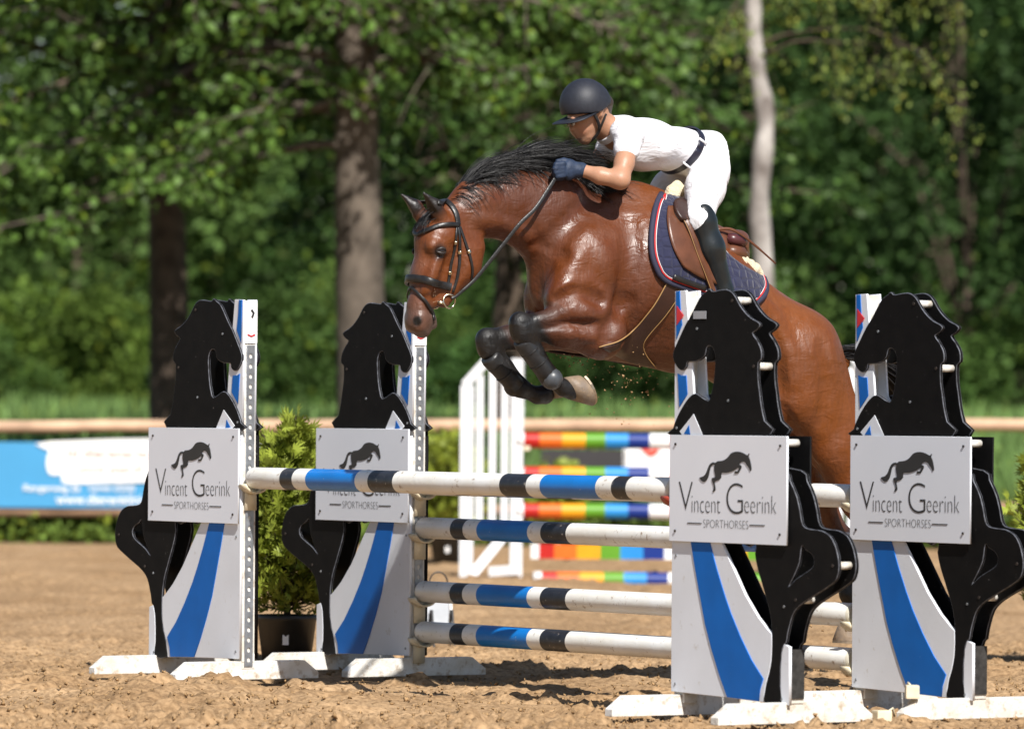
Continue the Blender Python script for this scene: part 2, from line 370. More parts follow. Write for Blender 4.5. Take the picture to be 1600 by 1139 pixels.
lp=[on_ban(*p) for p in ((80,689.5),(402,689.5),(402,752),(230,753),(180,754),(103,755),(98,742),(80,741),(74,728),(75,712),(79,704))]
o=plate('white_patch',[smooth_loop([(*p,0) for p in lp],3)],.002,white,bb,.0003); o.location.y=-.016
lred=mat('print_red',(.62,.17,.11),.6,.3,.03,3)
def tx(s,x0,x1,y0,y1,m,y=-.0185,thin=.0):
    a=on_ban(x0,y1); b=on_ban(x1,y0); return text_part(s,(a[0],b[0],a[1],b[1]),m,bb,y,thin)
tx('Ud dierenarts vo',95,262,701,715,lred,thin=.012); tx('jouw paard!',123,224,726,743,lred,thin=.012)
tx('Rengerweg 2a',38,126,757,770,white,thin=.012); tx('Laren (Gld)',141,211,757,769,white,thin=.012); tx('www.dierenkliniek.nl',88,262,773,787,white,thin=.012)
db=banner('dark_banner',846,978,702,741,'dark charcoal banner on the fence behind the rainbow poles','banner',mat('banner_dark',(.035,.033,.035),.6,.3,.1,3))
wb=banner('white_banner',974,1098,699,741,'white banner with a red heart on the fence behind the rainbow poles','banner',white)
h=[on_ban(*p) for p in ((1016,712),(1006,704),(1001,699.5),(1006,697),(1012,698),(1016,701),(1020,698),(1026,697),(1031,700),(1027,706))]
plate('heart_print',[[(a,b-.012) for a,b in h]],.002,mat('heart_red',(.70,.06,.03),.5),wb,.0003).location.y=-.012

# ---- vegetation helpers
def leaf_shape(kind):
    if kind=='oak':   # folded, lobed leaf, 8 triangles
        v=np.array([(0,0,0),(0,.35,.03),(0,.7,.02),(0,1,-.06),(.20,.18,.08),(.33,.5,.12),(.24,.8,.06),(-.20,.18,.08),(-.33,.5,.12),(-.24,.8,.06)],np.float32)
        f=np.array([(0,4,1),(1,4,5),(1,5,2),(2,5,6),(2,6,3),(0,1,7),(1,8,7),(1,2,8),(2,9,8),(2,3,9)])
    elif kind=='leaf':
        v=np.array([(0,0,0),(.28,.45,.09),(0,1,-.05),(-.28,.45,.09),(0,.5,0)],np.float32); f=np.array([(0,1,4),(1,2,4),(2,3,4),(3,0,4)])
    elif kind=='leaf2':
        v=np.array([(0,0,0),(.30,.5,.10),(0,1,-.05),(-.30,.5,.10)],np.float32); f=np.array([(0,1,2),(0,2,3)])
    elif kind=='blade':
        v=np.array([(-.045,0,0),(.045,0,0),(.05,.5,.02),(-.05,.5,.02),(0,1,.18)],np.float32); f=np.array([(0,1,2),(0,2,3),(3,2,4)])
    elif kind=='spray':  # flat scale-leaf conifer spray: a fan of narrow fingers
        v=[];f=[]
        for i,(a,L) in enumerate(((-55,.55),(-32,.8),(-10,1),(14,.95),(36,.75),(58,.5))):
            a=math.radians(a); d=np.array([math.sin(a),math.cos(a),0]); p=np.array([d[1],-d[0],0]); o=np.array([0,.12*i/5,0]); k=len(v)
            v+=[o-p*.02,o+d*L*.55-p*.075,o+d*L,o+d*L*.55+p*.075,o+p*.02]; f+=[(k,k+1,k+4),(k+4,k+1,k+3),(k+1,k+2,k+3)]
        v=np.array(v,np.float32); v[:,2]=.10*np.sin(v[:,1]*2.2)-.12*v[:,1]**2; f=np.array(f)
    return v,f
def scatter(name, P, D, size, kind, m, parent, tint, up=.4, r=None):
    """one mesh of leaves: P positions, D preferred outward directions, size per leaf, tint per leaf (n,3)"""
    r=r or np.random.default_rng(5); n=len(P); v,f=leaf_shape(kind)
    y=D+r.normal(0,.55,(n,3)); y/=np.linalg.norm(y,axis=1)[:,None]+1e-9
    z=r.normal(0,.5,(n,3))+np.array([0,0,up]); z-=y*(z*y).sum(1)[:,None]; z/=np.linalg.norm(z,axis=1)[:,None]+1e-9; x=np.cross(y,z)
    s=np.asarray(size).reshape(-1,1,1)*np.ones((n,1,1))
    W=P[:,None,:]+s*(v[None,:,0:1]*x[:,None,:]+v[None,:,1:2]*y[:,None,:]+v[None,:,2:3]*z[:,None,:])
    Fa=(f[None]+(np.arange(n)*len(v))[:,None,None]).reshape(-1,3)
    me=npmesh(name,W.reshape(-1,3),Fa); 
    o=link(name,me,m,parent,False)
    if len(me.vertices)==n*len(v): vcol(me,np.repeat(tint,len(v),0))
    return o
LEAF=mat('leaf',(1,1,1),.5,.22,.18,.9,attr='tint',trans=.22)
LEAFF=mat('leaf_far',(1,1,1),.65,.15,.18,.5,attr='tint',trans=.2)
bark_d=mat('bark_dark',(.085,.062,.046),.9,.2,.45,5,1.0,22)
bark_g=mat('bark_grey',(.115,.092,.072),.9,.2,.4,4,1.0,20)
def tints(r,n,base,var=.3,yel=.05):
    b=np.array(base)[None]*(1+r.normal(0,var,(n,1)).clip(-.6,.7)); y=r.random((n,1))<yel; b=np.where(y,b*np.array([1.7,1.35,.8]),b); return b
def limb_path(p,d,L,droop,r,n=6):
    out=[np.array(p)]; d=np.array(d,float)
    for i in range(n):
        d=d+r.normal(0,.14,3)+np.array([0,0,-droop]); d/=np.linalg.norm(d); out.append(out[-1]+d*L/n)
    return out
def oak(name, X, Y, rad, H, label, bark, seed, nl, dirs, base=(.082,.148,.027), hz=(2.6,8.2), group='broadleaf trees behind the fence', lean=0.0, size=.112, reach=(2.2,4.6), kind='oak', cl=.21, lv=34, lm=None):
    """tapered trunk, limbs, sprays of leaves along the twigs"""
    r=np.random.default_rng(seed); e=empty(name,(X,Y,0),0,label,'tree',group)
    q=MB(); zz=np.linspace(-.2,H*.8,16); ph=r.uniform(0,6)
    tp=[np.array([lean*z+.05*math.sin(z*.7+ph),.05*math.cos(z*.6+ph),z]) for z in zz]
    rr_=[rad*(1.22 if z<.15 else 1.0)*(1-.62*max(z,0)/H) for z in zz]
    q.tube(tp,rr_,16); q.build('trunk',bark,e,True)
    P=[];D=[]; lq=MB()
    allp=[]
    for k in range(nl):
        if k<len(dirs): az,h0,L,el,dr=dirs[k]
        else: az=r.uniform(0,360); h0=r.uniform(*hz); L=r.uniform(*reach)*(1-.35*(h0-hz[0])/(hz[1]-hz[0]+.01)); el=r.uniform(0,35); dr=r.uniform(.0,.09)
        a=math.radians(az); b=math.radians(el); i=np.interp(h0,zz,np.arange(16)); t0=tp[int(i)]+(tp[min(int(i)+1,15)]-tp[int(i)])*(i-int(i))
        lp=limb_path(t0,(math.cos(a)*math.cos(b),math.sin(a)*math.cos(b),math.sin(b)),L,dr,r,7)
        lq.tube(lp,[.15*rad*(1-.85*j/7)+.006 for j in range(8)],6)
        for j in range(2,8):
            for s in range(3):
                d=lp[j]-lp[j-1]; d/=np.linalg.norm(d); sd=np.cross(d,(0,0,1))*(1 if s%2 else -1)+d*.7+r.normal(0,.3,3); sd/=np.linalg.norm(sd)
                tw=limb_path(lp[j],sd,r.uniform(.5,1.15)*(1.15-.07*j),.08,r,4); lq.tube(tw,[.014,.011,.008,.006,.004],4,cap=False); allp.append(tw)
    for tw in allp:
        if r.random()<.27: continue
        tw=np.array(tw)
        for j in range(1,5):
            n=r.poisson(lv/4.0); c=tw[j]
            p=c+r.normal(0,cl*.42,(n,3))*np.array([1,1,.55]); P.append(p); D.append((p-c)*1.5+(tw[j]-tw[j-1])*2+np.array([0,0,-.15]))
    lq.build('limbs',bark,e,True)
    P=np.concatenate(P); D=np.concatenate(D); D/=np.linalg.norm(D,axis=1)[:,None]+1e-9
    scatter('crown',P,D,r.uniform(.65,1.25,len(P))*size,kind,lm or LEAF,e,tints(r,len(P),base),r=r)
    return e
def blob_tree(name, X, Y, H, W, label, seed, n, base, size=.16, z0=.8, group='far trees', trunk=True, depth=None, cat='tree', clumps=34, rad=.16, bark=None, kind='leaf2', th=.45):
    """a full crown seen from afar: leaves gathered in clumps over an uneven crown volume"""
    r=np.random.default_rng(seed); e=empty(name,(X,Y,0),0,label,cat,group); depth=depth or W
    C=[];S=[]
    for k in range(clumps):
        u=r.normal(0,1,3); u/=np.linalg.norm(u); f=r.uniform(.35,1.0)**.6
        zc=(u[2]*f*.5+.5); wz=math.sin(math.pi*min(max(zc*.86+.12,0.05),.97))**.6
        C.append((u[0]*f*W/2*wz,u[1]*f*depth/2*wz,z0+zc*(H-z0))); S.append(r.uniform(.13,.26)*W*.8)
    C=np.array(C);S=np.array(S); w_=S**2; k=r.choice(len(C),n,p=w_/w_.sum())
    u=r.normal(0,1,(n,3)); u/=np.linalg.norm(u,axis=1)[:,None]; rad_=r.uniform(.45,1.0,(n,1))**.5*(1+.25*r.normal(0,1,(n,1)).clip(-1,1))
    P=C[k]+u*rad_*S[k][:,None]*np.array([1,1,.72]); P[:,2]=np.maximum(P[:,2],.06)
    shade=(1+.22*r.normal(0,1,len(C))).clip(.6,1.5)[k][:,None]
    scatter('crown' if cat=='tree' else 'foliage',P,u*.8+np.array([0,0,-.1]),r.uniform(.7,1.4,n)*size,kind,LEAFF,e,tints(r,n,np.array(base)*.92*np.array([.95,1,.95]),.24,.05)*shade,r=r)
    if trunk:
        q=MB(); q.tube([(0,0,-.2),(.04,0,H*th*.35),(-.03,.03,H*th*.7),(0,0,H*th)],[rad*1.2,rad,rad*.75,rad*.3],10)
        for k in range(7):
            a=C[r.integers(len(C))]; q.tube([(0,0,H*th*.6),tuple(a*np.array([.4,.4,.8])),tuple(a)],[rad*.4,rad*.25,.02],5)
        q.build('trunk',bark or bark_d,e,True)
    return e
def X(px,Y): return (px-800)/F*Y
# oaks just behind the fence; the limbs listed first are the ones the photo shows
oak('oak_tree',X(258,63),63,.225,11,'oak with a slim dark trunk rising beside the blue banner',bark_d,11,34,
    [(215,4.6,2.6,5,.05),(190,4.3,3.2,3,.06),(172,4.0,2.6,0,.05),(160,4.8,3.0,8,.05),(330,5.2,2.6,6,.05),(10,4.6,2.4,12,.05),(30,4.9,2.6,12,.05),(300,5.3,2.0,15,.04)],hz=(4.5,9))
oak('oak_tree',X(562,61),61,.27,12,'oak with a thick grey brown trunk behind the horse\'s head',bark_g,12,44,
    [(182,4.1,4.2,4,.085),(200,3.8,3.6,4,.08),(172,4.6,4.6,6,.08),(255,4.5,2.2,8,.04),(285,4.9,2.2,10,.05),(320,4.7,2.6,8,.05),(350,4.6,3.0,8,.06),(10,4.9,3.4,10,.05),(215,4.9,3.0,12,.06),(340,5.2,3.2,12,.05),(235,5.2,2.8,15,.05),(265,5.3,2.6,15,.05)],hz=(4.0,9))
oak('oak_tree',X(792,70),70,.21,12,'oak with a dim trunk half hidden behind the horse\'s neck',bark_d,13,40,
    [(200,4.4,3,8,.05),(250,4.6,3,10,.06),(290,4.4,3,8,.06),(330,4.8,3.4,8,.05),(0,4.6,3.4,6,.05),(270,5.2,3.2,14,.05),(310,5.4,3.2,14,.05),(180,5.0,3.2,14,.05),(240,3.6,2.2,6,.05),(300,3.7,2.4,6,.05)],base=(.055,.105,.022))
# birch with peeling bark
def birch_mat():
    m=mat('birch_bark',(.46,.43,.40),.8,.3,.1,3.2,.6,30,col2=(.10,.08,.07))
    return m
bx=X(1188,59)
eb=empty('birch_tree',(bx,59,0),0,'slender birch with pale peeling bark behind the saddle','tree','broadleaf trees behind the fence')
path=[]
for px,py in ((1196,760),(1192,560),(1194,430),(1186,330),(1192,240),(1196,180),(1184,110),(1178,50),(1176,0),(1172,-60),(1180,-150),(1176,-260),(1182,-420)):
    p=at_y(px,py,59); path.append((p.x-bx,0.03*math.sin(py*.02),p.z))
q=MB(); q.tube(smooth_loop([Vector(p) for p in path],3,False),[.108-.05*i/36+.010*math.sin(i*1.7) for i in range(37)],14); o=q.build('trunk',birch_mat(),eb,True)
r=np.random.default_rng(21); P=[];D=[]; q=MB()
for k in range(24):
    z0=r.uniform(4.5,7.6); a=r.uniform(0,360) if k>16 else r.choice([-20,-8,5,-35,190])+r.normal(0,12); L=r.uniform(.8,2.3)
    lp=limb_path((np.interp(z0,[p[2] for p in path],[p[0] for p in path]),0,z0),(math.cos(math.radians(a)),math.sin(math.radians(a)),.35),L,.13,r,8); q.tube(lp,[.016*(1-.1*j) for j in range(9)],5)
    for j in range(3,9):
        for s in range(2):
            tw=limb_path(lp[j],(r.normal(0,.3),r.normal(0,.3),-1),r.uniform(.3,.75),0,r,4); q.tube(tw,.003,3,cap=False)
            for c in tw[1:]:
                n=r.poisson(4.5); P.append(c+r.normal(0,.055,(n,3))); D.append(np.tile((0,0,-1.),(n,1))+r.normal(0,.3,(n,3)))
q.build('limbs',bark_d,eb,True); P=np.concatenate(P); D=np.concatenate(D)
scatter('crown',P,D,r.uniform(.7,1.2,len(P))*.055,'leaf',LEAF,eb,tints(r,len(P),(.20,.26,.055),.2,.1),r=r)

# trees of the far wood, each its own crown
G='trees of the wood beyond the field'
wood_trees=[ # px, Y, height, width, colour, seed, label
 (-60,118,8.6,8.0,(.075,.125,.03),31,'tall pale green tree at the open corner of the wood'),
 (120,110,9.2,7.3,(.085,.14,.035),32,'rounded light green tree seen left of the slim oak trunk'),
 (330,121,19.5,9.2,(.06,.105,.028),33,'tall tree filling the gap between the two oak trunks'),
 (520,130,19.5,9.8,(.05,.095,.025),34,'tall dark tree behind the thick grey brown oak'),
 (700,119,18.4,9.2,(.045,.085,.022),35,'dark tree behind the horse\'s crest'),
 (880,125,19.5,9.8,(.045,.085,.024),36,'dark tree behind the rider\'s helmet'),
 (1050,115,14.9,7.9,(.05,.10,.025),37,'mid green tree behind the rider\'s back'),
 (1150,132,20.7,9.8,(.045,.085,.025),38,'tall tree standing behind the birch trunk'),
 (1300,118,17.2,7.9,(.045,.088,.024),39,'broad tree just right of the birch trunk'),
 (1440,112,14.9,7.3,(.05,.095,.026),40,'rounded tree above the red marked stand by the fence'),
 (1590,120,18.4,9.2,(.042,.082,.023),41,'tall dark tree where the fence rail leaves the stand'),
 (1760,116,17.2,9.2,(.05,.092,.025),42,'tree at the outer end of the wood beyond the stand'),
 (-260,114,8.8,9.0,(.06,.11,.026),43,'tree at the outer end of the wood beyond the banner')]
for k_,px in enumerate((-480,-700,-930,1960,2170,2400)): wood_trees.append((px,114+(k_*7)%13,14+(k_*5)%4,8.5,(.05,.095,.026),201+k_,['wide tree on the open flank of the wood past the banner','second tree past the banner end of the wood','outermost tree past the banner end of the wood','wide tree on the open flank of the wood past the stands','second tree past the stand end of the wood','outermost tree past the stand end of the wood'][k_]))
for px,Y,H,W,c,s,lab in wood_trees: blob_tree('woodland_tree',X(px,Y),Y,H,W,lab,s,15000,c,.20,.3,G,True,W*.8,'tree',52,.13)
o=blob_tree('woodland_tree',X(1513,101),101,11,4.8,'dark trunked tree standing at the field edge',44,10000,(.045,.085,.024),.18,2.1,G,True,4.4,'tree',36,.16,th=.3)
# the solid mass of the wood farther back
r=np.random.default_rng(77); n=64000; xx=r.uniform(-44,44,n); yy=r.uniform(146,152,n); zz=r.uniform(0,1,n)**.9*(9.5+2.6*vnoise(xx*.35,yy*0,18))*np.where((xx<-8.5)&(xx>-14),.72,1)
P=np.stack([xx,yy,zz],1); cl_=vnoise(xx*.9,zz*.9,19)[:,None]
tag(scatter('far_wood',P,r.normal(0,.7,(n,3)),r.uniform(.4,.8,n),'leaf',LEAFF,None,tints(r,n,(.06,.115,.035),.2,.04)*(.6+.9*cl_),r=r),'dense green mass of the wood behind the single trees','wood',kind='stuff')
# bushes under the trees
GB='bushes along the far edge of the field'
for px,Y,H,W,c,s,lab in [
 (40,102,3.2,3.4,(.13,.20,.03),51,'bright yellow green bush above the blue banner'),
 (150,100,3.0,2.6,(.12,.18,.032),52,'yellow green bush next to the slim oak trunk'),
 (-60,99,2.6,2.9,(.08,.14,.03),53,'leafy bush at the outer end of the banner'),
 (215,108,3.7,2.9,(.10,.16,.03),54,'tall loose bush behind the slim oak trunk'),
 (345,98,3.1,2.2,(.06,.115,.028),55,'mid green bush between the slim oak and the black horse cutouts'),
 (440,94,3.0,2.1,(.075,.13,.03),56,'green bush above the potted conifer'),
 (500,106,3.8,2.9,(.10,.155,.035),57,'pale green bush beside the thick oak trunk'),
 (640,100,3.3,2.1,(.085,.14,.033),58,'soft green bush behind the horse\'s muzzle'),
 (715,92,2.5,1.7,(.05,.10,.024),59,'low dark bush behind the white picket wing'),
 (760,104,3.3,2.6,(.06,.11,.026),60,'bush behind the horse\'s front knees'),
 (900,106,2.8,2.9,(.05,.095,.024),61,'dark bush behind the girth'),
 (1010,102,2.6,2.3,(.055,.10,.025),62,'low dark bush below the horse\'s belly'),
 (1250,102,3.4,2.9,(.085,.14,.034),63,'round light green bush behind the croup'),
 (1370,106,3.1,2.9,(.06,.11,.026),64,'bush behind the tail'),
 (1470,101,3.2,2.2,(.07,.125,.03),65,'green bush left of the dark field edge trunk'),
 (1585,101,3.4,2.5,(.075,.13,.03),66,'green bush right of the dark field edge trunk')]:
    blob_tree('bush',X(px,Y),Y,H,W,lab,s,5600,c,.13,.05,GB,False,W*.8,'bush',26)
# crop field: tall grassy blades between the fence and the wood
r=np.random.default_rng(71); n=92000
yy=61.5+r.random(n)**.8*36; xx=r.uniform(-1,1,n)*(yy*.098+.6)*np.where(r.random(n)<.62,1,1.9)
hh=r.uniform(.75,1.25,n)*(1.02+.25*vnoise(xx*.8,yy*.8,12))*np.interp(yy,[61.5,66,80,98],[.72,.78,.95,.98])
P=np.stack([xx,yy,np.full(n,-.03)],1); D=np.tile((0,0,2.6),(n,1))+r.normal(0,.35,(n,3))
tag(scatter('field_crop',P,D,hh,'blade',LEAFF,None,tints(r,n,(.165,.265,.08),.22,.06),r=r),'tall green crop growing in the field behind the fence','crop',kind='stuff')
# weeds at the foot of the fence
n=26000; xx=r.uniform(-13,13,n); yy=r.uniform(57.3,59.6,n); dens=vnoise(xx*1.7,yy*1.2,15); k=dens>.36; xx,yy=xx[k],yy[k]; n=len(xx)
hh=r.uniform(.05,.36,n)*(.5+vnoise(xx*2.2,yy*2,16))
P=np.stack([xx,yy,hh*r.random(n)],1); D=r.normal(0,.6,(n,3))+np.array([0,-.2,.6])
tag(scatter('verge_weeds',P,D,r.uniform(.05,.13,n),'leaf',LEAFF,None,tints(r,n,(.11,.17,.03),.3,.18),r=r),'low leafy weeds growing under the rail fence','weeds',kind='stuff')
n=30000; xx=r.uniform(-13,13,n); yy=r.uniform(57.9,61.5,n); P=np.stack([xx,yy,np.full(n,-.02)],1)
tag(scatter('verge_grass',P,np.tile((0,0,2.2),(n,1))+r.normal(0,.4,(n,3)),r.uniform(.25,.62,n),'blade',LEAFF,None,tints(r,n,(.11,.17,.045),.25,.12),r=r),'grass standing between the fence rails and the field','grass',kind='stuff')
# ================================================================== THE OXER
hd_white=mat('board_white',(.76,.785,.84),.5,.2,.05,3,.04,90,col2=(.68,.70,.74))
sign_white=mat('sign_white',(.76,.785,.845),.5,.2,.03,2)
hd_black=mat('board_black',(.0045,.0045,.005),.6,.1,.3,14,.05,200,col2=(.008,.0075,.0075))
hd_edge=mat('board_lit_edge',(.16,.17,.20),.5,.3,.5,30,col2=(.04,.04,.045))  # lighter grey paints the sunlit rim highlight onto the black boards' chamfers
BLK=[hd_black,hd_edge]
hd_blue=mat('board_blue',(.003,.12,.46),.5,.18,.08,6)
red_p=mat('flag_red',(.62,.02,.03),.45)
paint_w=mat('timber_white',(.70,.70,.69),.65,.2,.04,9,.35,50,col2=(.56,.52,.45))
galv=mat('galvanised_steel',(.30,.32,.35),.42,.5,.25,25,.1,120,metal=.7)
black_ink=mat('print_black',(.02,.02,.022),.5)
cream=mat('cup_cream',(.66,.58,.42),.5,.4,.12,20)
rust=mat('bolt_dark',(.05,.04,.035),.6,.4,.3,60,metal=.6)
specks(hd_black,(.16,.15,.14),48,.68,.76); specks(hd_blue,(.35,.45,.6),60,.70,.75); specks(hd_white,(.45,.40,.33),22,.62,.85); specks(paint_w,(.34,.25,.16),22,.53,.72)
# outlines measured on the front right stand, in photo pixels; U,Z metres on the board
TL=(1042.5,678.4)
def uz(px,py):
    a,b=181.2/.84,10.8/.84; c,d=-2.8/.443,165.4/.443; x,y=px-TL[0],py-TL[1]; det=a*d-b*c
    u=(x*d-y*c)/det; v=(a*y-b*x)/det; return (u,1.164-v)
def z1(x,y): return uz(1030+x/4.381,440+y/4.381)          # upper detail view
def z2(x,y): return uz(1030+x/4.22,840+y/4.22)            # lower detail view
def sgn(x,y):                                              # sign drawing -> fractions of the sign
    return ((x-100+(y-95)*.0136)/1025*.84, 1.164-(y-95-(x-100)*.0224)/882*.443)
up_black=[z1(*p) for p in ((57,1060),(58,1000),(75,950),(110,880),(150,820),(185,783),(215,772),(240,785),(303,826),(325,775),(340,700),(350,600),(352,520),(335,470),(312,456),(295,470),(285,512),(262,540),(215,557),(162,556),(156,582),(143,602),(125,611),(105,604),(85,580),(70,550),(62,520),(63,490),(72,460),(100,400),(150,300),(175,262),(205,208),(240,142),(265,107),(296,86),(310,72),(324,72),(333,86),(352,89),(400,83),(440,86),(470,105),(495,140),(522,195),(560,250),(600,290),(640,315),(658,340),(636,372),(607,391),(630,430),(655,480),(665,520),(664,570),(642,594),(640,700),(650,790),(660,880),(680,980),(712,1085))]
sign_bot=[uz(1222,856),uz(1041,842)]
low_black=[z2(*p) for p in ((590,40),(585,110),(600,200),(625,290),(650,380),(672,460),(685,540),(690,620),(690,700),(685,790),(670,870),(650,940),(640,1000),(636,1063),(745,1075),(740,960),(742,850),(750,750),(765,692),(780,680),(790,620),(805,560),(822,505),(850,462),(900,420),(980,370),(1070,310),(1103,272),(1117,200),(1109,125),(1090,55),(1062,4))]+[uz(*p) for p in ((1270,833),(1258,831),(1245,827.5),(1240,819),(1238,806),(1233,781),(1223,756),(1214,740),(1150,740),(1150,850))]
hole=[z2(*p) for p in ((885,66),(908,90),(945,118),(962,160),(946,205),(900,238),(845,275),(803,317),(838,245),(868,170))]
panel_low=[uz(1042.2,690)]+[z2(*p) for p in ((25,1000),(400,1036),(630,1062),(638,1000),(648,940),(668,870),(683,790),(688,700),(688,622),(660,592),(600,512),(520,372),(440,190),(400,100),(368,30))]+[uz(1110,700)]
panel_up=[z1(*p) for p in ((71,68),(146,68),(160,285),(182,560),(192,778),(300,1000),(300,1060),(57,1060))]
blue_low=[z2(*p) for p in ((170,15),(295,24),(340,200),(390,370),(430,490),(490,640),(560,790),(635,912),(612,985),(605,1056),(400,1033),(350,890),(300,720),(260,560),(220,330),(190,150))]
strip=[z2(*p) for p in ((767,690),(800,706),(795,1080),(747,1075),(742,960),(744,850),(752,745))]
blue_up=[[z1(*p) for p in ((80,70),(106,70),(110,185),(120,300),(80,397))],[z1(*p) for p in ((86,630),(110,645),(146,648),(152,775),(96,860))],[z1(*p) for p in ((175,985),(182,1050),(140,1042))]]
diamond=[z1(*p) for p in ((88,168),(134,238),(85,302))]
tri=[z1(*p) for p in ((205,912),(266,1056),(130,1056),(108,1025))]
logo=[(803,258),(796,280),(806,302),(815,340),(820,386),(808,396),(797,370),(780,350),(768,330),(745,321),(722,333),(714,345),(731,352),(733,370),(718,398),(705,415),(671,416),(680,399),(700,397),(711,377),(698,372),(688,381),(650,400),(600,412),(558,413),(556,448),(535,470),(502,482),(499,500),(506,540),(500,560),(478,568),(490,540),(488,510),(478,485),(474,455),(500,450),(503,435),(497,400),(494,370),(499,348),(480,346),(462,370),(452,410),(440,452),(420,480),(395,485),(364,452),(400,440),(425,410),(445,360),(465,334),(490,325),(508,330),(522,317),(570,312),(610,290),(640,255),(670,242),(710,239),(750,251),(786,270),(795,256)]
CUPZ={'front':[.935],'back':[.905,.70,.40,.21]}
def mirror(lp,s): return [(s*p[0],p[1]) for p in lp]
def board_set(parent,y,s,front):
    """one board of the wing: black rearing horse, white and blue panels; s=-1 mirrors it"""
    yo=-1 if front else 1
    def pl(nm,loops,th,m,dy,bev=.002):
        o=plate(nm,[mirror(l,s) for l in loops],th,m,parent,bev); o.location.y=y+dy; return o
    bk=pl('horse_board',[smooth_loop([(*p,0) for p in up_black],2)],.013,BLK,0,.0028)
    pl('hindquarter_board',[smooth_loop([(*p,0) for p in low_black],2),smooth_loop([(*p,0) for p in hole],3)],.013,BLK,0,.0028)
    pl('panel',[panel_low],.0135,hd_white,0); pl('upper_panel',[panel_up],.010,hd_white,.0065*-yo,.001)
    pl('heel_panel',[strip],.014,hd_white,0)
    if front:
        pl('blue_band',[blue_low],.004,hd_blue,-.0085,.0006)
        for b in blue_up[:2]: pl('blue_field',[b],.003,hd_blue,-.0002,.0005)
        pl('white_field',[tri],.003,hd_white,-.0085,.0005); pl('blue_field',[blue_up[2]],.003,hd_blue,-.0105,.0005)
        if s>0: pl('red_diamond',[diamond],.003,red_p,-.0022,.0005)
def stand(jx_,jy_,s,which,label):
    e=empty('jump_stand',mw=J@Matrix.Translation((jx_,jy_,0)),label=label,cat='jump stand',group='black horse jump stands of the oxer')
    yf,yb=-.043,.043
    board_set(e,yf,s,True)
    # back board, seen from inside only
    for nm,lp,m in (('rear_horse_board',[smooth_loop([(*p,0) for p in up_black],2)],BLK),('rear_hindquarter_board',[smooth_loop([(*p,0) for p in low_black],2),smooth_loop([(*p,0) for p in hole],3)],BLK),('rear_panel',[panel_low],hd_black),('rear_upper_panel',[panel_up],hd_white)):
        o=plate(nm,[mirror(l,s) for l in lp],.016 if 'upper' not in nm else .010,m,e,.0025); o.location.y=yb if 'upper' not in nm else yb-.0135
    sg=[(.0,.722),(.84,.722),(.84,1.164),(.0,1.164)]
    o=plate('rear_sign',[mirror([(.02,.72),(.84,.72),(.84,1.164),(.02,1.164)],s)],.008,hd_black,e,.001); o.location.y=yb+.013
    o=plate('sign',[mirror(sg,s)],.008,sign_white,e,.0012); o.location.y=yf-.0165
    sign=o
    # lettering always reads left to right: place in sign fractions
    x_l=0 if s>0 else -.84
    def fx(f): return x_l+f*.84
    def fzv(v): return 1.164-v*.443
    ys=-.0052
    for txt,a,b,c,d,th in (('V',.083,.205,.438,.707,-.020),('incent',.197,.445,.567,.722,-.022),('G',.495,.636,.440,.724,-.022),('eerink',.648,.915,.548,.712,-.022),('SPORTHORSES',.297,.682,.785,.862,-.024)):
        text_part(txt,(fx(a),fx(b),fzv(d),fzv(c)),black_ink,sign,ys,th)
    for a,b in ((.16,.283),(.692,.82)):
        q=MB(); q.box((fx(a),ys-.0006,fzv(.826)),(fx(b),ys+.0006,fzv(.818))); q.build('rule_line',black_ink,sign)
    lg=[sgn(*p) for p in logo]; lg=[(u+x_l,z) for u,z in lg]
    o=plate('horse_emblem',[smooth_loop([(*p,0) for p in lg],2)],.002,black_ink,sign,.0002); o.location.y=ys
    for u,z in ((.045,.765),(.045,1.125),(.795,.765),(.795,1.125)):
        q=MB(); q.tube([(fx(u/.84),-.0085,z),(fx(u/.84),-.004,z)],.0055,10); q.build('screw',rust,sign)
    # post between the boards with its perforated rail
    q=MB(); q.box((min(s*.004,s*.075),-.0335,.05),(max(s*.004,s*.075),.0335,1.757)); q.build('post',paint_w,e,bevel=.003)
    rail=[[(-.022,.06),(.022,.06),(.022,1.55),(-.022,1.55)]]+[[(.009*math.cos(t),.09+i*.047+.012*math.sin(t)) for t in np.linspace(0,2*math.pi,9)[:-1]] for i in range(31)]
    o=plate('cup_rail',rail,.004,galv,e,.0005); o.matrix_local=Matrix.Translation((s*.001,0,0))@Matrix.Rotation(math.pi/2,4,'Z')
    if s<0:
        q=MB(); q.box((0,-.033,1.56),(.0025,.033,1.75)); q.build('flag_plate',white,e)
        q=MB(); q.tube([(.004,.0,1.715),(.004,.012,1.70),(.004,.004,1.68)],.006,6); q.build('plate_print',black_ink,e)
        q=MB(); q.tube([(.004,-.02,1.60),(.004,0,1.592),(.004,.02,1.60)],.004,6); q.build('plate_print',red_p,e)
    for (u,z) in [z1(500,165),z1(640,615),uz(1216,699),z2(1105,195),z2(870,410)]:
        u-=.028
        q=MB(); q.tube([(s*u,yf+.008,z),(s*u,yb-.008,z)],.0155,14); q.build('spacer_rod',paint_w,e,True)
        q=MB(); q.tube([(s*u,yf-.010,z),(s*u,yf-.006,z)],.007,8); q.build('bolt',rust,e)
    for u,z in [z1(232,335),z1(440,833),z1(85,1000),z2(70,110),z2(55,950),z2(770,450),z2(750,1040)]:
        q=MB(); q.tube([(s*u,yf-.0095,z),(s*u,yf-.006,z)],.006,8); q.build('bolt',galv,e)
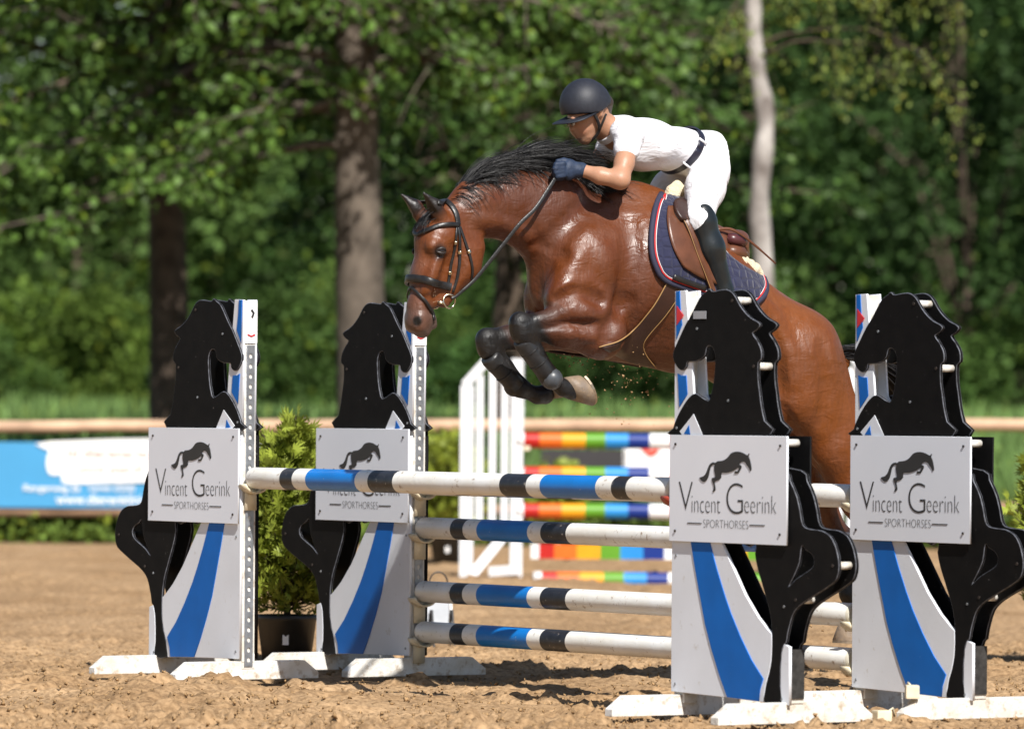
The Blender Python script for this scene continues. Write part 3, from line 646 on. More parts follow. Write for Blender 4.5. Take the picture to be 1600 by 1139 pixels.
    # feet across, with stubs
    for u,nm in ((.035,'foot'),(.80,'foot')):
        q=MB(); L=.385; h=.085; t=.028
        pr=[(-L,0),(L,0),(L,.03),(L-.075,h),(-L+.075,h),(-L,.03)]
        q.add([(s*u-t,a,b) for a,b in pr]+[(s*u+t,a,b) for a,b in pr],[(0,1,2,3,4,5),(11,10,9,8,7,6)]+[(i,6+i,6+(i+1)%6,(i+1)%6) for i in range(6)])
        q.build(nm,paint_w,e,bevel=.004)
        q=MB(); q.box((s*u-.033,-.034,h-.004),(s*u+.033,.034,.30 if u>.1 else .12)); q.build('foot_stub',paint_w,e,bevel=.003)
    # cups
    for z in CUPZ[which]:
        cr=(which=='front' and s>0)
        q=MB(); q.box((min(-s*.002,-s*.012),-.03,z-.15),(max(-s*.002,-s*.012),.03,z-.02)); 
        n=9; pts=[(math.cos(t)*.062,z+math.sin(t)*.062-.004) for t in np.linspace(math.pi*1.12,math.pi*1.88,n)]
        v=[];f=[]
        for i,(a,b) in enumerate(pts):
            for dx in (-.004,-.068): v += [(-s*-dx if False else s*dx,a,b),(s*dx,a*1.12,b-.007)]
        for i in range(n-1):
            o4=i*4; f+=[(o4,o4+2,o4+6,o4+4),(o4+1,o4+5,o4+7,o4+3),(o4,o4+4,o4+5,o4+1),(o4+2,o4+3,o4+7,o4+6)]
        f+=[(0,1,3,2),(n*4-4,n*4-2,n*4-1,n*4-3)]
        q.add(v,f); q.build('pole_cup',mat('cup_red',(.33,.045,.025),.45,.4,.1) if cr else cream,e,True)
    if s>0:
        q=MB(); a=z1(212,214); b=z1(298,272); q.box((a[0],yf-.0108,b[1]),(b[0],yf-.009,a[1])); q.build('tape_patch',mat('tape_grey',(.32,.33,.36),.5),e) if which=='front' else None
    q=MB(); u0,zz0=z2(790,965); 
    q.box((min(s*(u0-.085),s*u0),yf+.012,.10),(max(s*(u0-.085),s*u0),yb-.012,.30)); q.build('heel_block',mat('scuffed_black',(.03,.028,.026),.7,.3,.5,30,.3),e)
    return e
stand(-1.768,0,-1,'front','black horse stand beside the potted conifer, holding the single high pole')
stand(1.768,0,1,'front','black horse stand with red cup and grey tape, in front of the horse\'s belly')
stand(-1.768,.93,-1,'back','black horse stand below the horse\'s muzzle, holding four striped poles')
stand(1.768,.93,1,'back','black horse stand in front of the horse\'s tail, loose cups at its foot')
# ---- striped poles
pw=mat('pole_white',(.79,.79,.77),.38,.5,.05,5,.12,40,col2=(.70,.67,.60)); pb=mat('pole_black',(.016,.017,.022),.4,.5,.3,30,.1,60); pblue=mat('pole_blue',(.004,.16,.52),.36,.5,.08,8,.08,50); pend=mat('pole_end',(.62,.58,.48),.6,.3,.1)
specks(pw,(.30,.22,.15),26,.60,.72); specks(pb,(.30,.27,.24),40,.62,.70); specks(pblue,(.5,.6,.7),55,.68,.72)
ST=[(0,.30,0),(.30,.41,1),(.41,.53,0),(.53,.96,2),(.96,1.07,0),(1.07,1.28,1),(1.28,1.72,0)]
ST=ST[:-1]+[(1.28,2.16,0)]+[(3.44-b,3.44-a,m) for a,b,m in ST[:-1][::-1]]
def pole(y,z,label,off=0):
    e=empty('striped_pole',mw=J@Matrix.Translation((0,y,z)),label=label,cat='pole',group='striped poles of the oxer'); q=MB(); n=28
    for a,b,m in ST:
        k=max(1,int((b-a)/.2))
        for i in range(k):
            x0=a+(b-a)*i/k-1.72; x1=a+(b-a)*(i+1)/k-1.72
            v=[(x,.05*math.cos(2*math.pi*j/n),.05*math.sin(2*math.pi*j/n)) for x in (x0,x1) for j in range(n)]
            q.add(v,[(j,(j+1)%n,n+(j+1)%n,n+j) for j in range(n)],m)
    for sx in (-1,1):
        v=[(sx*1.72,.05*math.cos(2*math.pi*j/n),.05*math.sin(2*math.pi*j/n)) for j in range(n)]+[(sx*1.735,.044*math.cos(2*math.pi*j/n),.044*math.sin(2*math.pi*j/n)) for j in range(n)]
        q.add(v,[(j,(j+1)%n,n+(j+1)%n,n+j) for j in range(n)]+[tuple(range(n,2*n))],3)
    o=q.build('shaft',[pw,pb,pblue,pend],e,True)
    bm=bmesh.new(); bm.from_mesh(o.data); bmesh.ops.remove_doubles(bm,verts=bm.verts,dist=1e-5); bmesh.ops.recalc_face_normals(bm,faces=bm.faces)
    for ed in bm.edges:
        if len(ed.link_faces)==2 and ed.calc_face_angle()>.6: ed.smooth=False
    bm.to_mesh(o.data); bm.free()
    q=MB(); q.tube([(1.7351,0,0),(1.738,0,0)],.006,8); q.build('end_bolt',galv,e)
    return e
pole(0,.935,'single high striped pole carried by the red cup stand')
for z,l in ((.905,'uppermost of the four stacked striped poles'),(.70,'second from the top of the four stacked striped poles'),(.40,'second from the ground of the four stacked striped poles'),(.21,'lowest of the four stacked striped poles')): pole(.93,z,l)
# loose cups lying by the foot
for px,py,rz,l in ((1393,1101,.5,'square cream pole cup lying on the sand'),(1410,1092,1.6,'cream pole cup leaning on the white foot')):
    g=J@Vector((2.50,.50,0)) if px<1400 else J@Vector((2.575,.60,0)); e=empty('loose_pole_cup',(g.x,g.y,gz(g.x,g.y)+.036 if px<1400 else .116),rz,l,'pole cup','loose pole cups')
    q=MB(); q.box((-.035,-.028,-.028),(.035,.028,.028)); q.build('cup_body',cream,e,bevel=.008)
    q=MB(); q.tube([(.03,0,.02),(.06,.01,.035),(.075,.02,.0)],.005,6); q.build('pin',cream,e,True)

# ================================================================== RAINBOW JUMP behind
YR=46.5
wing_w=mat('wing_white',(.66,.67,.69),.55,.3,.05,5)
def wp(px,py,Y=YR): p=at_y(px,py,Y); return Vector((p.x,p.y,p.z))
def wing(x_in,s,label):
    """white picket wing; x_in inner post, s=-1 spreads to the other side"""
    e=empty('picket_wing',(x_in,YR,0),0,label,'jump stand','white picket wings of the rainbow jump')
    def bar(nm,a,b,w=.04,d=.03):
        q=MB(); a=Vector(a); b=Vector(b); t=(b-a).normalized(); p=Vector((0,1,0)); u=t.cross(p).normalized()
        v=[]
        for c in (a,b): v+=[c+u*w+p*d,c-u*w+p*d,c-u*w-p*d,c+u*w-p*d]
        q.add(v,[(0,1,2,3),(7,6,5,4),(0,4,5,1),(1,5,6,2),(2,6,7,3),(3,7,4,0)]); q.build(nm,wing_w,e,bevel=.005)
    bar('inner_post',(0,0,.0),(0,0,1.62),.045,.045); bar('outer_post',(s*.37,0,.0),(s*.37,0,1.42),.05,.04)
    for u,zt in ((.09,1.60),(.18,1.58),(.275,1.50)): bar('picket',(s*u,0,.32),(s*u,0,zt),.027,.016)
    bar('top_rail',(s*.39,-.02,1.42),(s*.16,-.02,1.68),.035,.02); bar('bottom_rail',(s*.37,-.02,.33),(0,-.02,.33),.04,.02)
    bar('brace',(s*.32,-.35,.03),(s*.02,-.06,.40),.035,.03); bar('foot',(s*.20,-.3,.05),(s*-.03,-.05,.06),.035,.04); bar('foot',(0,-.35,.04),(0,.35,.04),.035,.035)
    o=plate('cup_rail',[[(-.022,.3),(.022,.3),(.022,1.6),(-.022,1.6)]]+[[(.009*math.cos(t),.36+i*.05+.012*math.sin(t)) for t in np.linspace(0,2*math.pi,9)[:-1]] for i in range(24)],.004,galv,e,.0005)
    o.matrix_local=Matrix.Translation((-s*.049,0,0))@Matrix.Rotation(math.pi/2,4,'Z')
    for z in (1.0,.53): q=MB(); q.box((-s*.10,-.04,z-.06),(-s*.05,.04,z-.02)); q.build('pole_cup',cream,e,bevel=.008)
XW=wp(806,900).x
XE=wp(1291,900).x
wing(XW,-1,'white picket wing with slanting top beside the rainbow poles'); wing(XE,1,'white picket wing seen between the two red marked stands')
RC=[('red',(.42,.014,.010)),('orange',(.66,.13,.014)),('amber',(.68,.30,.010)),('green',(.10,.27,.018)),('sky',(.02,.22,.55)),('navy',(.006,.026,.19)),('white',(.74,.74,.74))]
RM=[mat('rainbow_'+n_,c,.4,.4,.06,6) for n_,c in RC]
def rainbow(z,flat,label,x0,x1,dy=0,r=.058):
    e=empty('rainbow_plank' if flat else 'rainbow_pole',((x0+x1)/2,YR+dy,z),0,label,'plank' if flat else 'pole','rainbow coloured poles'); q=MB(); n=20; L=x1-x0
    bands=[.10,.15,.155,.135,.15,.14,.14]; pos=[-L/2-.01]; order=[]
    pos.append(-L/2+.05); order.append(6)
    i=0
    while pos[-1]<L/2-.02:
        pos.append(min(pos[-1]+bands[i%7]*1.0*3.2/3.2*1.12*1.0*(1.0),L/2)); order.append(i%7); i+=1
    for a,b,m in zip(pos[:-1],pos[1:],order):
        if flat: q.box((a,-.015,-.055),(b,.015,.055),m)
        else:
            v=[(x,r*math.cos(2*math.pi*j/n),r*math.sin(2*math.pi*j/n)) for x in (a,b) for j in range(n)]; q.add(v,[(j,(j+1)%n,n+(j+1)%n,n+j) for j in range(n)]+([tuple(range(n))] if a==pos[0] else [])+([tuple(range(n,2*n))] if b==pos[-1] else []),m)
    q.build('shaft',RM,e,not flat)
def rz(py): return at_y(850,py,YR).z
rainbow(rz(688),False,'uppermost rainbow pole of the back jump',XW+.005,XE-.05); rainbow(rz(741),False,'rainbow pole second from the top of the back jump',XW+.005,XE-.05,.03)
rainbow(rz(798),False,'rainbow pole third from the top of the back jump',XW+.005,XE-.05); rainbow(rz(861),True,'flat rainbow plank of the back jump',XW+.12,XE-.08)
rainbow(rz(903),False,'rainbow pole lying low at the foot of the back jump',XW+.14,XE-.02,-.35)

# ================================================================== POTTED CONIFERS, marker board
def conifer(px,py,Y,H,W,label,seed,pot=True,n=2800,size=.075,base=(.25,.30,.04)):
    g=at_y(px,py,Y); r=np.random.default_rng(seed)
    e=empty('potted_conifer' if pot else 'conifer_shrub',(g.x,Y,0),0,label,'potted plant' if pot else 'shrub','golden conifer shrubs'); z0=.24 if pot else 0
    if pot:
        q=MB(); prof=[(.120,0),(.146,.205),(.158,.21),(.158,.235),(.144,.235),(.138,.20)]; N=28
        v=[(a*math.cos(2*math.pi*j/N),a*math.sin(2*math.pi*j/N),b) for a,b in prof for j in range(N)]
        q.add(v,[(i*N+j,i*N+(j+1)%N,(i+1)*N+(j+1)%N,(i+1)*N+j) for i in range(5) for j in range(N)]+[tuple(range(N))]); q.build('pot',mat('pot_black',(.018,.018,.018),.45,.5,.2,20),e,True)
        q=MB(); q.tube([(0,0,.16),(0,0,.205)],.133,20); q.build('soil',mat('soil',(.05,.035,.025),.95),e)
        q=MB(); q.box((-.016,-.1365,.09),(.014,-.134,.14)); q.build('pot_label',white,e)
    q=MB(); q.tube([(0,0,z0-.05),(.01,0,z0+H*.5),(0,0,z0+H*.95)],[.018,.012,.004],6)
    P=[];D=[];T=[]
    for k in range(210):
        z=r.random()**1.05*H*.95; w_=W/2*(1-.62*(z/H)**1.6)*(.75+.5*r.random()); a=r.uniform(0,2*math.pi); up=r.uniform(.25,.75)
        tip=np.array([math.cos(a)*w_,math.sin(a)*w_,z0+z+w_*up]); b0=np.array([0,0,z0+z*.92])
        q.tube([b0,(b0+tip)/2+np.array([0,0,-.02]),tip],[.006,.004,.002],4,cap=False)
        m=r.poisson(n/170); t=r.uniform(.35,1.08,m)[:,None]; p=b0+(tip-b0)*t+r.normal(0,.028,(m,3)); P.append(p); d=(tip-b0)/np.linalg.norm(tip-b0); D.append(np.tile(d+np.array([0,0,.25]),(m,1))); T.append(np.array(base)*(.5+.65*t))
    if seed in (81,84):
        for k in range(5):
            a=r.uniform(0,6.28); b0=np.array([.05*math.cos(a),.05*math.sin(a),z0+H*.9]); tip=b0+np.array([r.uniform(-.06,.06),r.uniform(-.06,.06),r.uniform(.08,.2)]); q.tube([b0,tip],[.003,.002],4); p=b0+(tip-b0)*np.linspace(0,1,14)[:,None]+r.normal(0,.008,(14,3)); P.append(p); D.append(np.tile((0,0,1.),(14,1))); T.append(np.tile(np.array(base)*1.2,(14,1)))
    q.build('stem',bark_d,e,True); P=np.concatenate(P); D=np.concatenate(D); T=np.concatenate(T)*(1+r.normal(0,.18,(len(P),1)))
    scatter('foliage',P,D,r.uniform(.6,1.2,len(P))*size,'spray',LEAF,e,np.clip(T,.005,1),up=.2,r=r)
gp=ground_at(448,1034)
conifer(448,1000,gp.y,.90,.46,'golden conifer in a black pot between the stands by the fence side',81)
conifer(700,800,50.5,.72,.6,'golden conifer beside the white picket wing',82,True,1500,.085)
conifer(873,800,52,.5,.42,'small golden conifer under the rainbow poles',83,True,900,.085)
conifer(1668,800,31.5,.80,.60,'golden conifer behind the stand with loose cups',84,True,1800,.075)
g=ground_at(690,1012); e=empty('marker_board',(g.x,g.y,0),.25,'small grey marker board on thin black legs behind the stand','sign')
q=MB(); q.box((-.075,0,.07),(.045,.012,.32),M=Matrix.Rotation(-.12,4,'X')); q.build('panel',mat('marker_grey',(.42,.44,.47),.5),e,bevel=.003)
q=MB(); q.box((.048,-.004,.06),(.062,.012,.33),M=Matrix.Rotation(-.12,4,'X')); q.build('edge_strip',white,e)
for a in (-.06,.05):
    q=MB(); q.tube([(a,.02,0),(a,0,.2)],.006,6); q.build('leg',black_ink,e); q=MB(); q.tube([(a,-.08,0),(a,-.03,.2)],.006,6); q.build('leg',black_ink,e)
q=MB(); q.tube([(-.07+.05*(1-math.cos(t)),.0,.34+.06*math.sin(t)) for t in np.linspace(-.3,math.pi,10)],.004,6); q.build('wire_hoop',black_ink,e,True)
# ================================================================== HORSE (in the jump frame)
def hp(px,py,x=0.0): return np.array(jx(px,py,x))
HF=Field((-.46,-1.05,.15),(.46,2.35,2.45),.008)
def C(a,b,ra,rb,k=.05,sx=1.0): HF.cone(hp(*a),hp(*b),ra,rb,k,sx)
# trunk: chest, barrel, loin, croup
C((905,415),(1000,424),.248,.335,.07,1.22)
C((1000,424),(1085,472),.335,.292,.08,1.15)
C((1085,472),(1165,526),.292,.238,.08,1.06)
C((1165,526),(1228,566),.238,.252,.08,1.0)
C((1228,566),(1256,598),.248,.195,.08,.95)
C((985,330),(1040,372),.13,.16,.10,1.5)          # withers
C((1205,518),(1268,552),.10,.11,.08,1.2)         # croup crest
C((884,448),(950,496),.155,.14,.06,1.2)          # breast and sternum
C((945,508),(1050,520),.15,.17,.08,1.1)          # girth line
# neck
C((925,385),(855,338),.235,.195,.07,1.75)
C((855,338),(797,318),.195,.150,.07,1.75)
C((797,318),(745,325),.150,.122,.06,1.65)
C((745,325),(712,345),.122,.095,.05,1.35)
# head
C((700,346,0),(684,372,0),.078,.098,.035,1.05)
C((684,372,0),(668,432,0),.092,.072,.04,1.0)
C((668,432,0),(657,478,0),.070,.055,.04,1.02)
C((657,478,0),(654,502,0),.054,.056,.03,.98)
C((654,502,0),(660,515,0),.050,.038,.025,1.0)
C((672,497,0),(676,508,0),.026,.020,.02,.8)       # lower lip and chin
for s in (-1,1):
    C((724+s*4,388,s*.045),(722+s*4,412,s*.045),.094,.082,.04,1.6)    # jowl
    C((718+s*4,415,s*.04),(692+s*3,470,s*.028),.062,.03,.05,1.3)      # lower jaw
    C((676,384,s*.072),(684,398,s*.070),.030,.026,.03)                # brow over the eye
    C((684,410,s*.070),(668,452,s*.055),.018,.012,.03)                # facial crest
    a_=hp(655,497,.038)*np.array([s,1,1]); b_=hp(656,510,.036)*np.array([s,1,1]); HF.cone(a_,b_,.026,.025,.02)        # nostril wing
    # ears
eb_=hp(692,346,.055); et=hp(662,302,.075); HF.cone(eb_,(eb_+et)/2+np.array([0,.006,.004]),.036,.034,.02,1.1); HF.cone((eb_+et)/2+np.array([0,.006,.004]),et,.034,.008,.012,1.1)
eb2=hp(665,346,-.055); et2=hp(627,304,-.085); HF.cone(eb2,(eb2+et2)/2+np.array([0,.006,.004]),.036,.034,.02,1.1); HF.cone((eb2+et2)/2+np.array([0,.006,.004]),et2,.034,.008,.012,1.1)
# shoulders, forearms
for s,dx in ((1,0),(-1,0)):
    if s>0: el=(938,520,.17); kn=(812,508,.15); fe=(858,588,.14); pa=(880,606,.135); ho=(906,612,.13)
    else:   el=(905,510,-.15); kn=(760,533,-.15); fe=(812,606,-.14); pa=(840,618,-.135); ho=(862,614,-.13)
    C((905+18*s,405,s*.15),(880+16*s,470,s*.16),.15,.13,.08,1.5)       # shoulder blade
    C((880+16*s,470,s*.16),el,.12,.11,.06,1.2)
    e_=hp(*el); k_=hp(*kn); m_=e_*.52+k_*.48
    HF.cone(e_,m_,.108,.078,.05,1.25); HF.cone(m_,k_,.074,.045,.04,1.1)
    HF.cone(e_+np.array([0,0,.03]),m_*.7+k_*.3+np.array([0,-.0,.02]),.06,.035,.04)   # forearm muscle
    HF.cone(k_+np.array([0,0,.014]),k_+np.array([0,.012,-.035]),.044,.041,.03,1.05)  # knee
    f_=hp(*fe); HF.cone(k_+np.array([0,.01,-.04]),k_*.45+f_*.55,.042,.032,.03); HF.cone(k_*.45+f_*.55,f_,.031,.040,.03)
    t_=(f_-k_)/np.linalg.norm(f_-k_); pz=np.cross(t_,np.array([1,0,0]))
    HF.cone(k_*.7+f_*.3+pz*.018*(1 if pz[1]>0 else -1),f_*.95+k_*.05+pz*.02*(1 if pz[1]>0 else -1),.017,.018,.02)  # tendons
    p_=hp(*pa); h_=hp(*ho); HF.cone(f_,p_,.039,.034,.025); HF.cone(p_,p_*.5+h_*.5,.036,.046,.02)
# hind legs
for s in (1,-1):
    o=0 if s>0 else -58
    C((1248+o,560,s*.15),(1246+o,620,s*.165),.182,.15,.07,1.25)       # thigh
    C((1262+o,590,s*.14),(1310+o,660,s*.14),.16,.13,.07,1.2)           # hamstring
    C((1246+o,618,s*.165),(1302+o,700,s*.15),.115,.108,.06,1.15)        # stifle to gaskin
    C((1300+o,700,s*.15),(1338+o,780,s*.145),.115,.075,.05,1.15)
    C((1338+o,780,s*.145),(1372+o,852,s*.14),.072,.052,.04,1.1)
    C((1362+o,826,s*.14),(1388+o,842,s*.14),.03,.042,.04)              # point of hock
    C((1375+o,852,s*.14),(1384+o,928,s*.135),.044,.036,.03)
    C((1384+o,928,s*.135),(1392+o,950,s*.13),.043,.036,.025); C((1392+o,950,s*.13),(1390+o,968,s*.13),.036,.044,.02)
# dock
C((1286,556,0),(1316,566,0),.05,.038,.05)
# carved forms
def S(a,b,ra,rb,k=.03,sx=1.0): HF.cone(hp(*a),hp(*b),ra,rb,k,sx,True)
for s in (-1,1):
    q=hp(688,394,.118)*np.array([s,1,1]); HF.cone(q,q,.022,.022,.02,1,True)             # eye socket
    q=hp(651,502,.062)*np.array([s,1,1]); HF.cone(q+np.array([-s*.004,0,-.012]),q+np.array([-s*.002,-.010,.020]),.015,.017,.008,1,True)  # nostril
    S((750,372,s*.135),(770,350,s*.14),.035,.03,.05)                    # throat groove
    S((838,385,s*.19),(872,405,s*.235),.025,.03,.06)                    # neck / shoulder groove
S((930,455,.30),(955,500,.31),.03,.03,.06); S((1205,560,.36),(1195,610,.33),.05,.05,.08)
for (a,b,t) in ((eb_,et,1),(eb2,et2,-1)):
    HF.cone(a*.62+b*.38+np.array([t*.014,-.034,-.006]),a*.18+b*.82+np.array([t*.006,-.018,0]),.021,.008,.01,1,True)
# surface relief: grooves and ridges laid where the sight lines meet the first surface
_pre=HF.mesh('pre',0,1); _pv=np.empty(len(_pre.vertices)*3,np.float32); _pre.vertices.foreach_get('co',_pv); _pv=_pv.reshape(-1,3)
_B=BVHTree.FromPolygons([Vector(v) for v in _pv],[tuple(p.vertices) for p in _pre.polygons]); bpy.data.meshes.remove(_pre)
def relief(pts,rad,dep,k=.03,both=True):
    H=[]
    for p in smooth_loop([Vector((a,b,0)) for a,b in pts],3,False):
        o,d=ray(p.x,p.y); q,nn,_,_=_B.ray_cast(JI@o,(JI.to_3x3()@d).normalized())
        if q is not None: H.append((np.array(q),np.array(nn)))
    for (a,na),(b,nb) in zip(H[:-1],H[1:]):
        if np.linalg.norm(a-b)>.2: continue
        off=(rad-abs(dep))*(1 if dep<0 else -1)
        for s in ((1,-1) if both else (1,)):
            m_=np.array([s,1,1]); HF.cone((a+na*off)*m_,(b+nb*off)*m_,rad,rad,k,1,dep<0)
G_=-1
for pts,rad,dep,k in (
 (((935,300),(900,335),(868,380),(842,425),(838,455)),.05,-.014,.05),      # in front of the shoulder
 (((985,345),(985,400),(972,455),(955,500),(948,530)),.06,-.016,.06),       # behind the shoulder
 (((905,395),(885,430),(872,465)),.05,.012,.05),                            # shoulder ridge
 (((945,400),(950,440),(940,480),(915,500)),.07,.014,.07),                  # triceps
 (((872,470),(905,458),(935,470)),.035,-.012,.035),                         # top of the forearm
 (((930,508),(880,505),(845,510)),.022,-.010,.02),                          # forearm split
 (((925,488),(880,490),(840,494)),.028,.009,.025),
 (((925,528),(880,522)),.022,.008,.025),
 (((775,345),(810,360),(850,385),(880,400)),.04,-.012,.045),                # jugular groove
 (((745,345),(790,352),(825,372)),.04,.010,.04),
 (((1190,470),(1215,500),(1232,550),(1238,600)),.05,.012,.06),              # thigh ridge
 (((1200,530),(1205,570),(1212,600)),.06,-.016,.06),                        # flank
 (((1285,540),(1290,600),(1285,660)),.06,-.010,.06),
 (((1225,640),(1250,690),(1280,740)),.035,-.008,.04),
 (((712,385),(716,415),(706,440)),.03,-.006,.03),                           # cheek edge
 (((680,412),(672,440),(664,458)),.014,.006,.02),                           # facial crest
 (((700,405),(690,440),(680,462)),.02,-.006,.025),
 (((668,478),(676,488),(684,486)),.008,-.006,.010)):                        # mouth
    relief(pts,rad*1.25,(.010 if dep>0 else -.012)*min(1,abs(dep)/.010),.018,False)
hme=HF.mesh('body',0,2)
nv=len(hme.vertices); hv=np.empty(nv*3,np.float32); hme.vertices.foreach_get('co',hv); hv=hv.reshape(-1,3)
# coat colours by place on the body: bay with black points, dark muzzle
def seg_d(P,a,b):
    a=np.array(a);b=np.array(b);t=np.clip(((P-a)@(b-a))/((b-a)@(b-a)),0,1); return np.linalg.norm(P-a-t[:,None]*(b-a),axis=1),t
bay=np.array([.122,.032,.0065]); bay_l=np.array([.185,.052,.009]); bay_d=np.array([.042,.012,.006]); blk=np.array([.0065,.0058,.0058]); grey=np.array([.085,.058,.048])
cl=np.tile(bay,(nv,1)); nz=vnoise(hv[:,1]*6,hv[:,2]*6,31)
cl=cl*(1-.35*(nz[:,None]-.3).clip(0,1))+bay_l*.35*(nz[:,None]-.3).clip(0,1)
def blend(col,w):
    global cl; w=np.clip(w,0,1)[:,None]; cl=cl*(1-w)+np.array(col)*w
n2_=vnoise(hv[:,1]*2.6+hv[:,0]*3,hv[:,2]*2.6,33); blend(bay_d*1.6,np.clip((n2_-.45)*1.6,0,.55))
d,_=seg_d(hv,hp(1180,500),hp(1270,600)); blend(np.array([.215,.062,.0065]),.8*np.exp(-(d/.30)**2))      # ruddier quarters
d,_=seg_d(hv,hp(870,370),hp(900,450)); blend(bay_d*1.5,.45*np.exp(-(d/.22)**2))
d,_=seg_d(hv,hp(730,330),hp(930,300)); blend(bay_d,.6*np.exp(-(d/.13)**2))          # crest
topw=np.clip((hv[:,2]-1.9)/.3,0,1)
LEGS=[((938,520,.17),(812,508,.15),(858,588,.14),(880,606,.135)),((905,510,-.15),(760,533,-.15),(812,606,-.14),(840,618,-.135))]
for el,kn,fe,pa in LEGS:
    d,t=seg_d(hv,hp(*el),hp(*kn)); blend(blk,np.where(d<.12,np.clip((t-.52)/.40+.3*(nz-.5),0,1)*np.clip((.135-d)/.02,0,1),0)*.96)
    for a,b in ((kn,fe),(fe,pa)):
        d,t=seg_d(hv,hp(*a),hp(*b)); blend(blk,np.clip((.095-d)/.02,0,1)*(hv[:,2]<1.72))
for s in (1,-1):
    o=0 if s>0 else -58
    d,t=seg_d(hv,hp(1338+o,780,s*.145),hp(1375+o,860,s*.14)); blend(blk,np.clip((.1-d)/.03,0,1)*np.clip((t-.3)/.6,0,1))
    d,t=seg_d(hv,hp(1375+o,852,s*.14),hp(1392+o,960,s*.13)); blend(blk,np.clip((.09-d)/.02,0,1))
d,_=seg_d(hv,hp(652,500),hp(664,516)); blend(grey,np.clip((.115-d)/.075,0,1)*.85)
d,_=seg_d(hv,hp(690,490),hp(675,505)); blend(grey,np.clip((.07-d)/.04,0,1)*.7)
d,_=seg_d(hv,hp(662,395,0)-np.array([0,.1,0]),hp(655,450,0)-np.array([0,.07,0])); blend(grey*1.2,np.clip((.085-d)/.06,0,1)*.6)   # dark face
for s in (-1,1):
    q=hp(688,394,.1)*np.array([s,1,1]); d=np.linalg.norm(hv-q,axis=1); blend(blk,np.clip((.05-d)/.025,0,1)*.8)
    q=hp(651,502,.058)*np.array([s,1,1]); d=np.linalg.norm(hv-q,axis=1); blend(blk*.5,np.clip((.030-d)/.010,0,1))
d,_=seg_d(hv,hp(653,372,0)-np.array([0,.10,0]),hp(648,430,0)-np.array([0,.07,0])); blend((.5,.42,.36),np.clip((.012-d)/.008,0,1)*.35)
for (a,b) in ((eb_,et),(eb2,et2)):
    d,t=seg_d(hv,a,b); blend(blk,np.clip((.05-d)/.015,0,1)*np.clip((t-.08)/.35,0,1)*.97)
vcol(hme,cl,'coat')
def coat_mat():
    m=bpy.data.materials.new('horse_coat'); m.use_nodes=True; n=m.node_tree.nodes; l=m.node_tree.links; b=n['Principled BSDF']
    b.inputs['Roughness'].default_value=.40; b.inputs['Specular IOR Level'].default_value=.5; b.inputs['Sheen Weight'].default_value=.0
    a=n.new('ShaderNodeAttribute'); a.attribute_name='coat'; tc=n.new('ShaderNodeTexCoord')
    mp=n.new('ShaderNodeMapping'); mp.inputs['Scale'].default_value=(24,24,7); l.new(tc.outputs['Object'],mp.inputs['Vector'])
    no=n.new('ShaderNodeTexNoise'); no.inputs['Scale'].default_value=3; no.inputs['Detail'].default_value=6; l.new(mp.outputs[0],no.inputs['Vector'])
    n2=n.new('ShaderNodeTexNoise'); n2.inputs['Scale'].default_value=13; n2.inputs['Detail'].default_value=5; l.new(tc.outputs['Object'],n2.inputs['Vector'])
    r=n.new('ShaderNodeMapRange'); r.inputs['To Min'].default_value=.72; r.inputs['To Max'].default_value=1.22; l.new(no.outputs['Fac'],r.inputs['Value'])
    mx=n.new('ShaderNodeMix'); mx.data_type='RGBA'; mx.blend_type='MULTIPLY'; mx.inputs['Factor'].default_value=1; l.new(a.outputs['Color'],mx.inputs['A']); l.new(r.outputs[0],mx.inputs['B']); l.new(mx.outputs['Result'],b.inputs['Base Color'])
    rr_=n.new('ShaderNodeMapRange'); rr_.inputs['From Min'].default_value=.35; rr_.inputs['From Max'].default_value=.65; rr_.inputs['To Min'].default_value=.31; rr_.inputs['To Max'].default_value=.62; l.new(n2.outputs['Fac'],rr_.inputs['Value']); l.new(rr_.outputs[0],b.inputs['Roughness'])
    n3=n.new('ShaderNodeTexNoise'); n3.inputs['Scale'].default_value=26; n3.inputs['Detail'].default_value=5; n3.inputs['Distortion'].default_value=1.0; mp3=n.new('ShaderNodeMapping'); mp3.inputs['Scale'].default_value=(1,.45,1); mp3.inputs['Rotation'].default_value=(.6,0,0); l.new(tc.outputs['Object'],mp3.inputs['Vector']); l.new(mp3.outputs[0],n3.inputs['Vector'])
    ad=n.new('ShaderNodeMath'); ad.operation='ADD'; mu=n.new('ShaderNodeMath'); mu.operation='MULTIPLY'; mu.inputs[1].default_value=.6; l.new(no.outputs['Fac'],mu.inputs[0]); l.new(mu.outputs[0],ad.inputs[0]); l.new(n3.outputs['Fac'],ad.inputs[1])
    bp=n.new('ShaderNodeBump'); bp.inputs['Strength'].default_value=.48; bp.inputs['Distance'].default_value=.010; l.new(ad.outputs[0],bp.inputs['Height']); l.new(bp.outputs['Normal'],b.inputs['Normal'])
    return m
HR=empty('horse',mw=J,label='bay horse with black mane leaping over the striped poles',cat='horse')
hb=link('body',hme,coat_mat(),HR)
HB=BVHTree.FromPolygons([Vector(v) for v in hv],[tuple(p.vertices) for p in hme.polygons])
def hit(px,py,off=.0,x=.12):
    """where the sight line through a photo pixel meets the horse's side"""
    o,d=ray(px,py); o=JI@o; d=(JI.to_3x3()@d).normalized(); p,n,_,_=HB.ray_cast(o,d)
    if p is None: p=jx(px,py,x); q,n,_,_=HB.find_nearest(p); return q+n*off,n
    return p+n*off,n
def near(p,off=0.0):
    q,n,_,_=HB.find_nearest(Vector(p)); return q+n*off,n
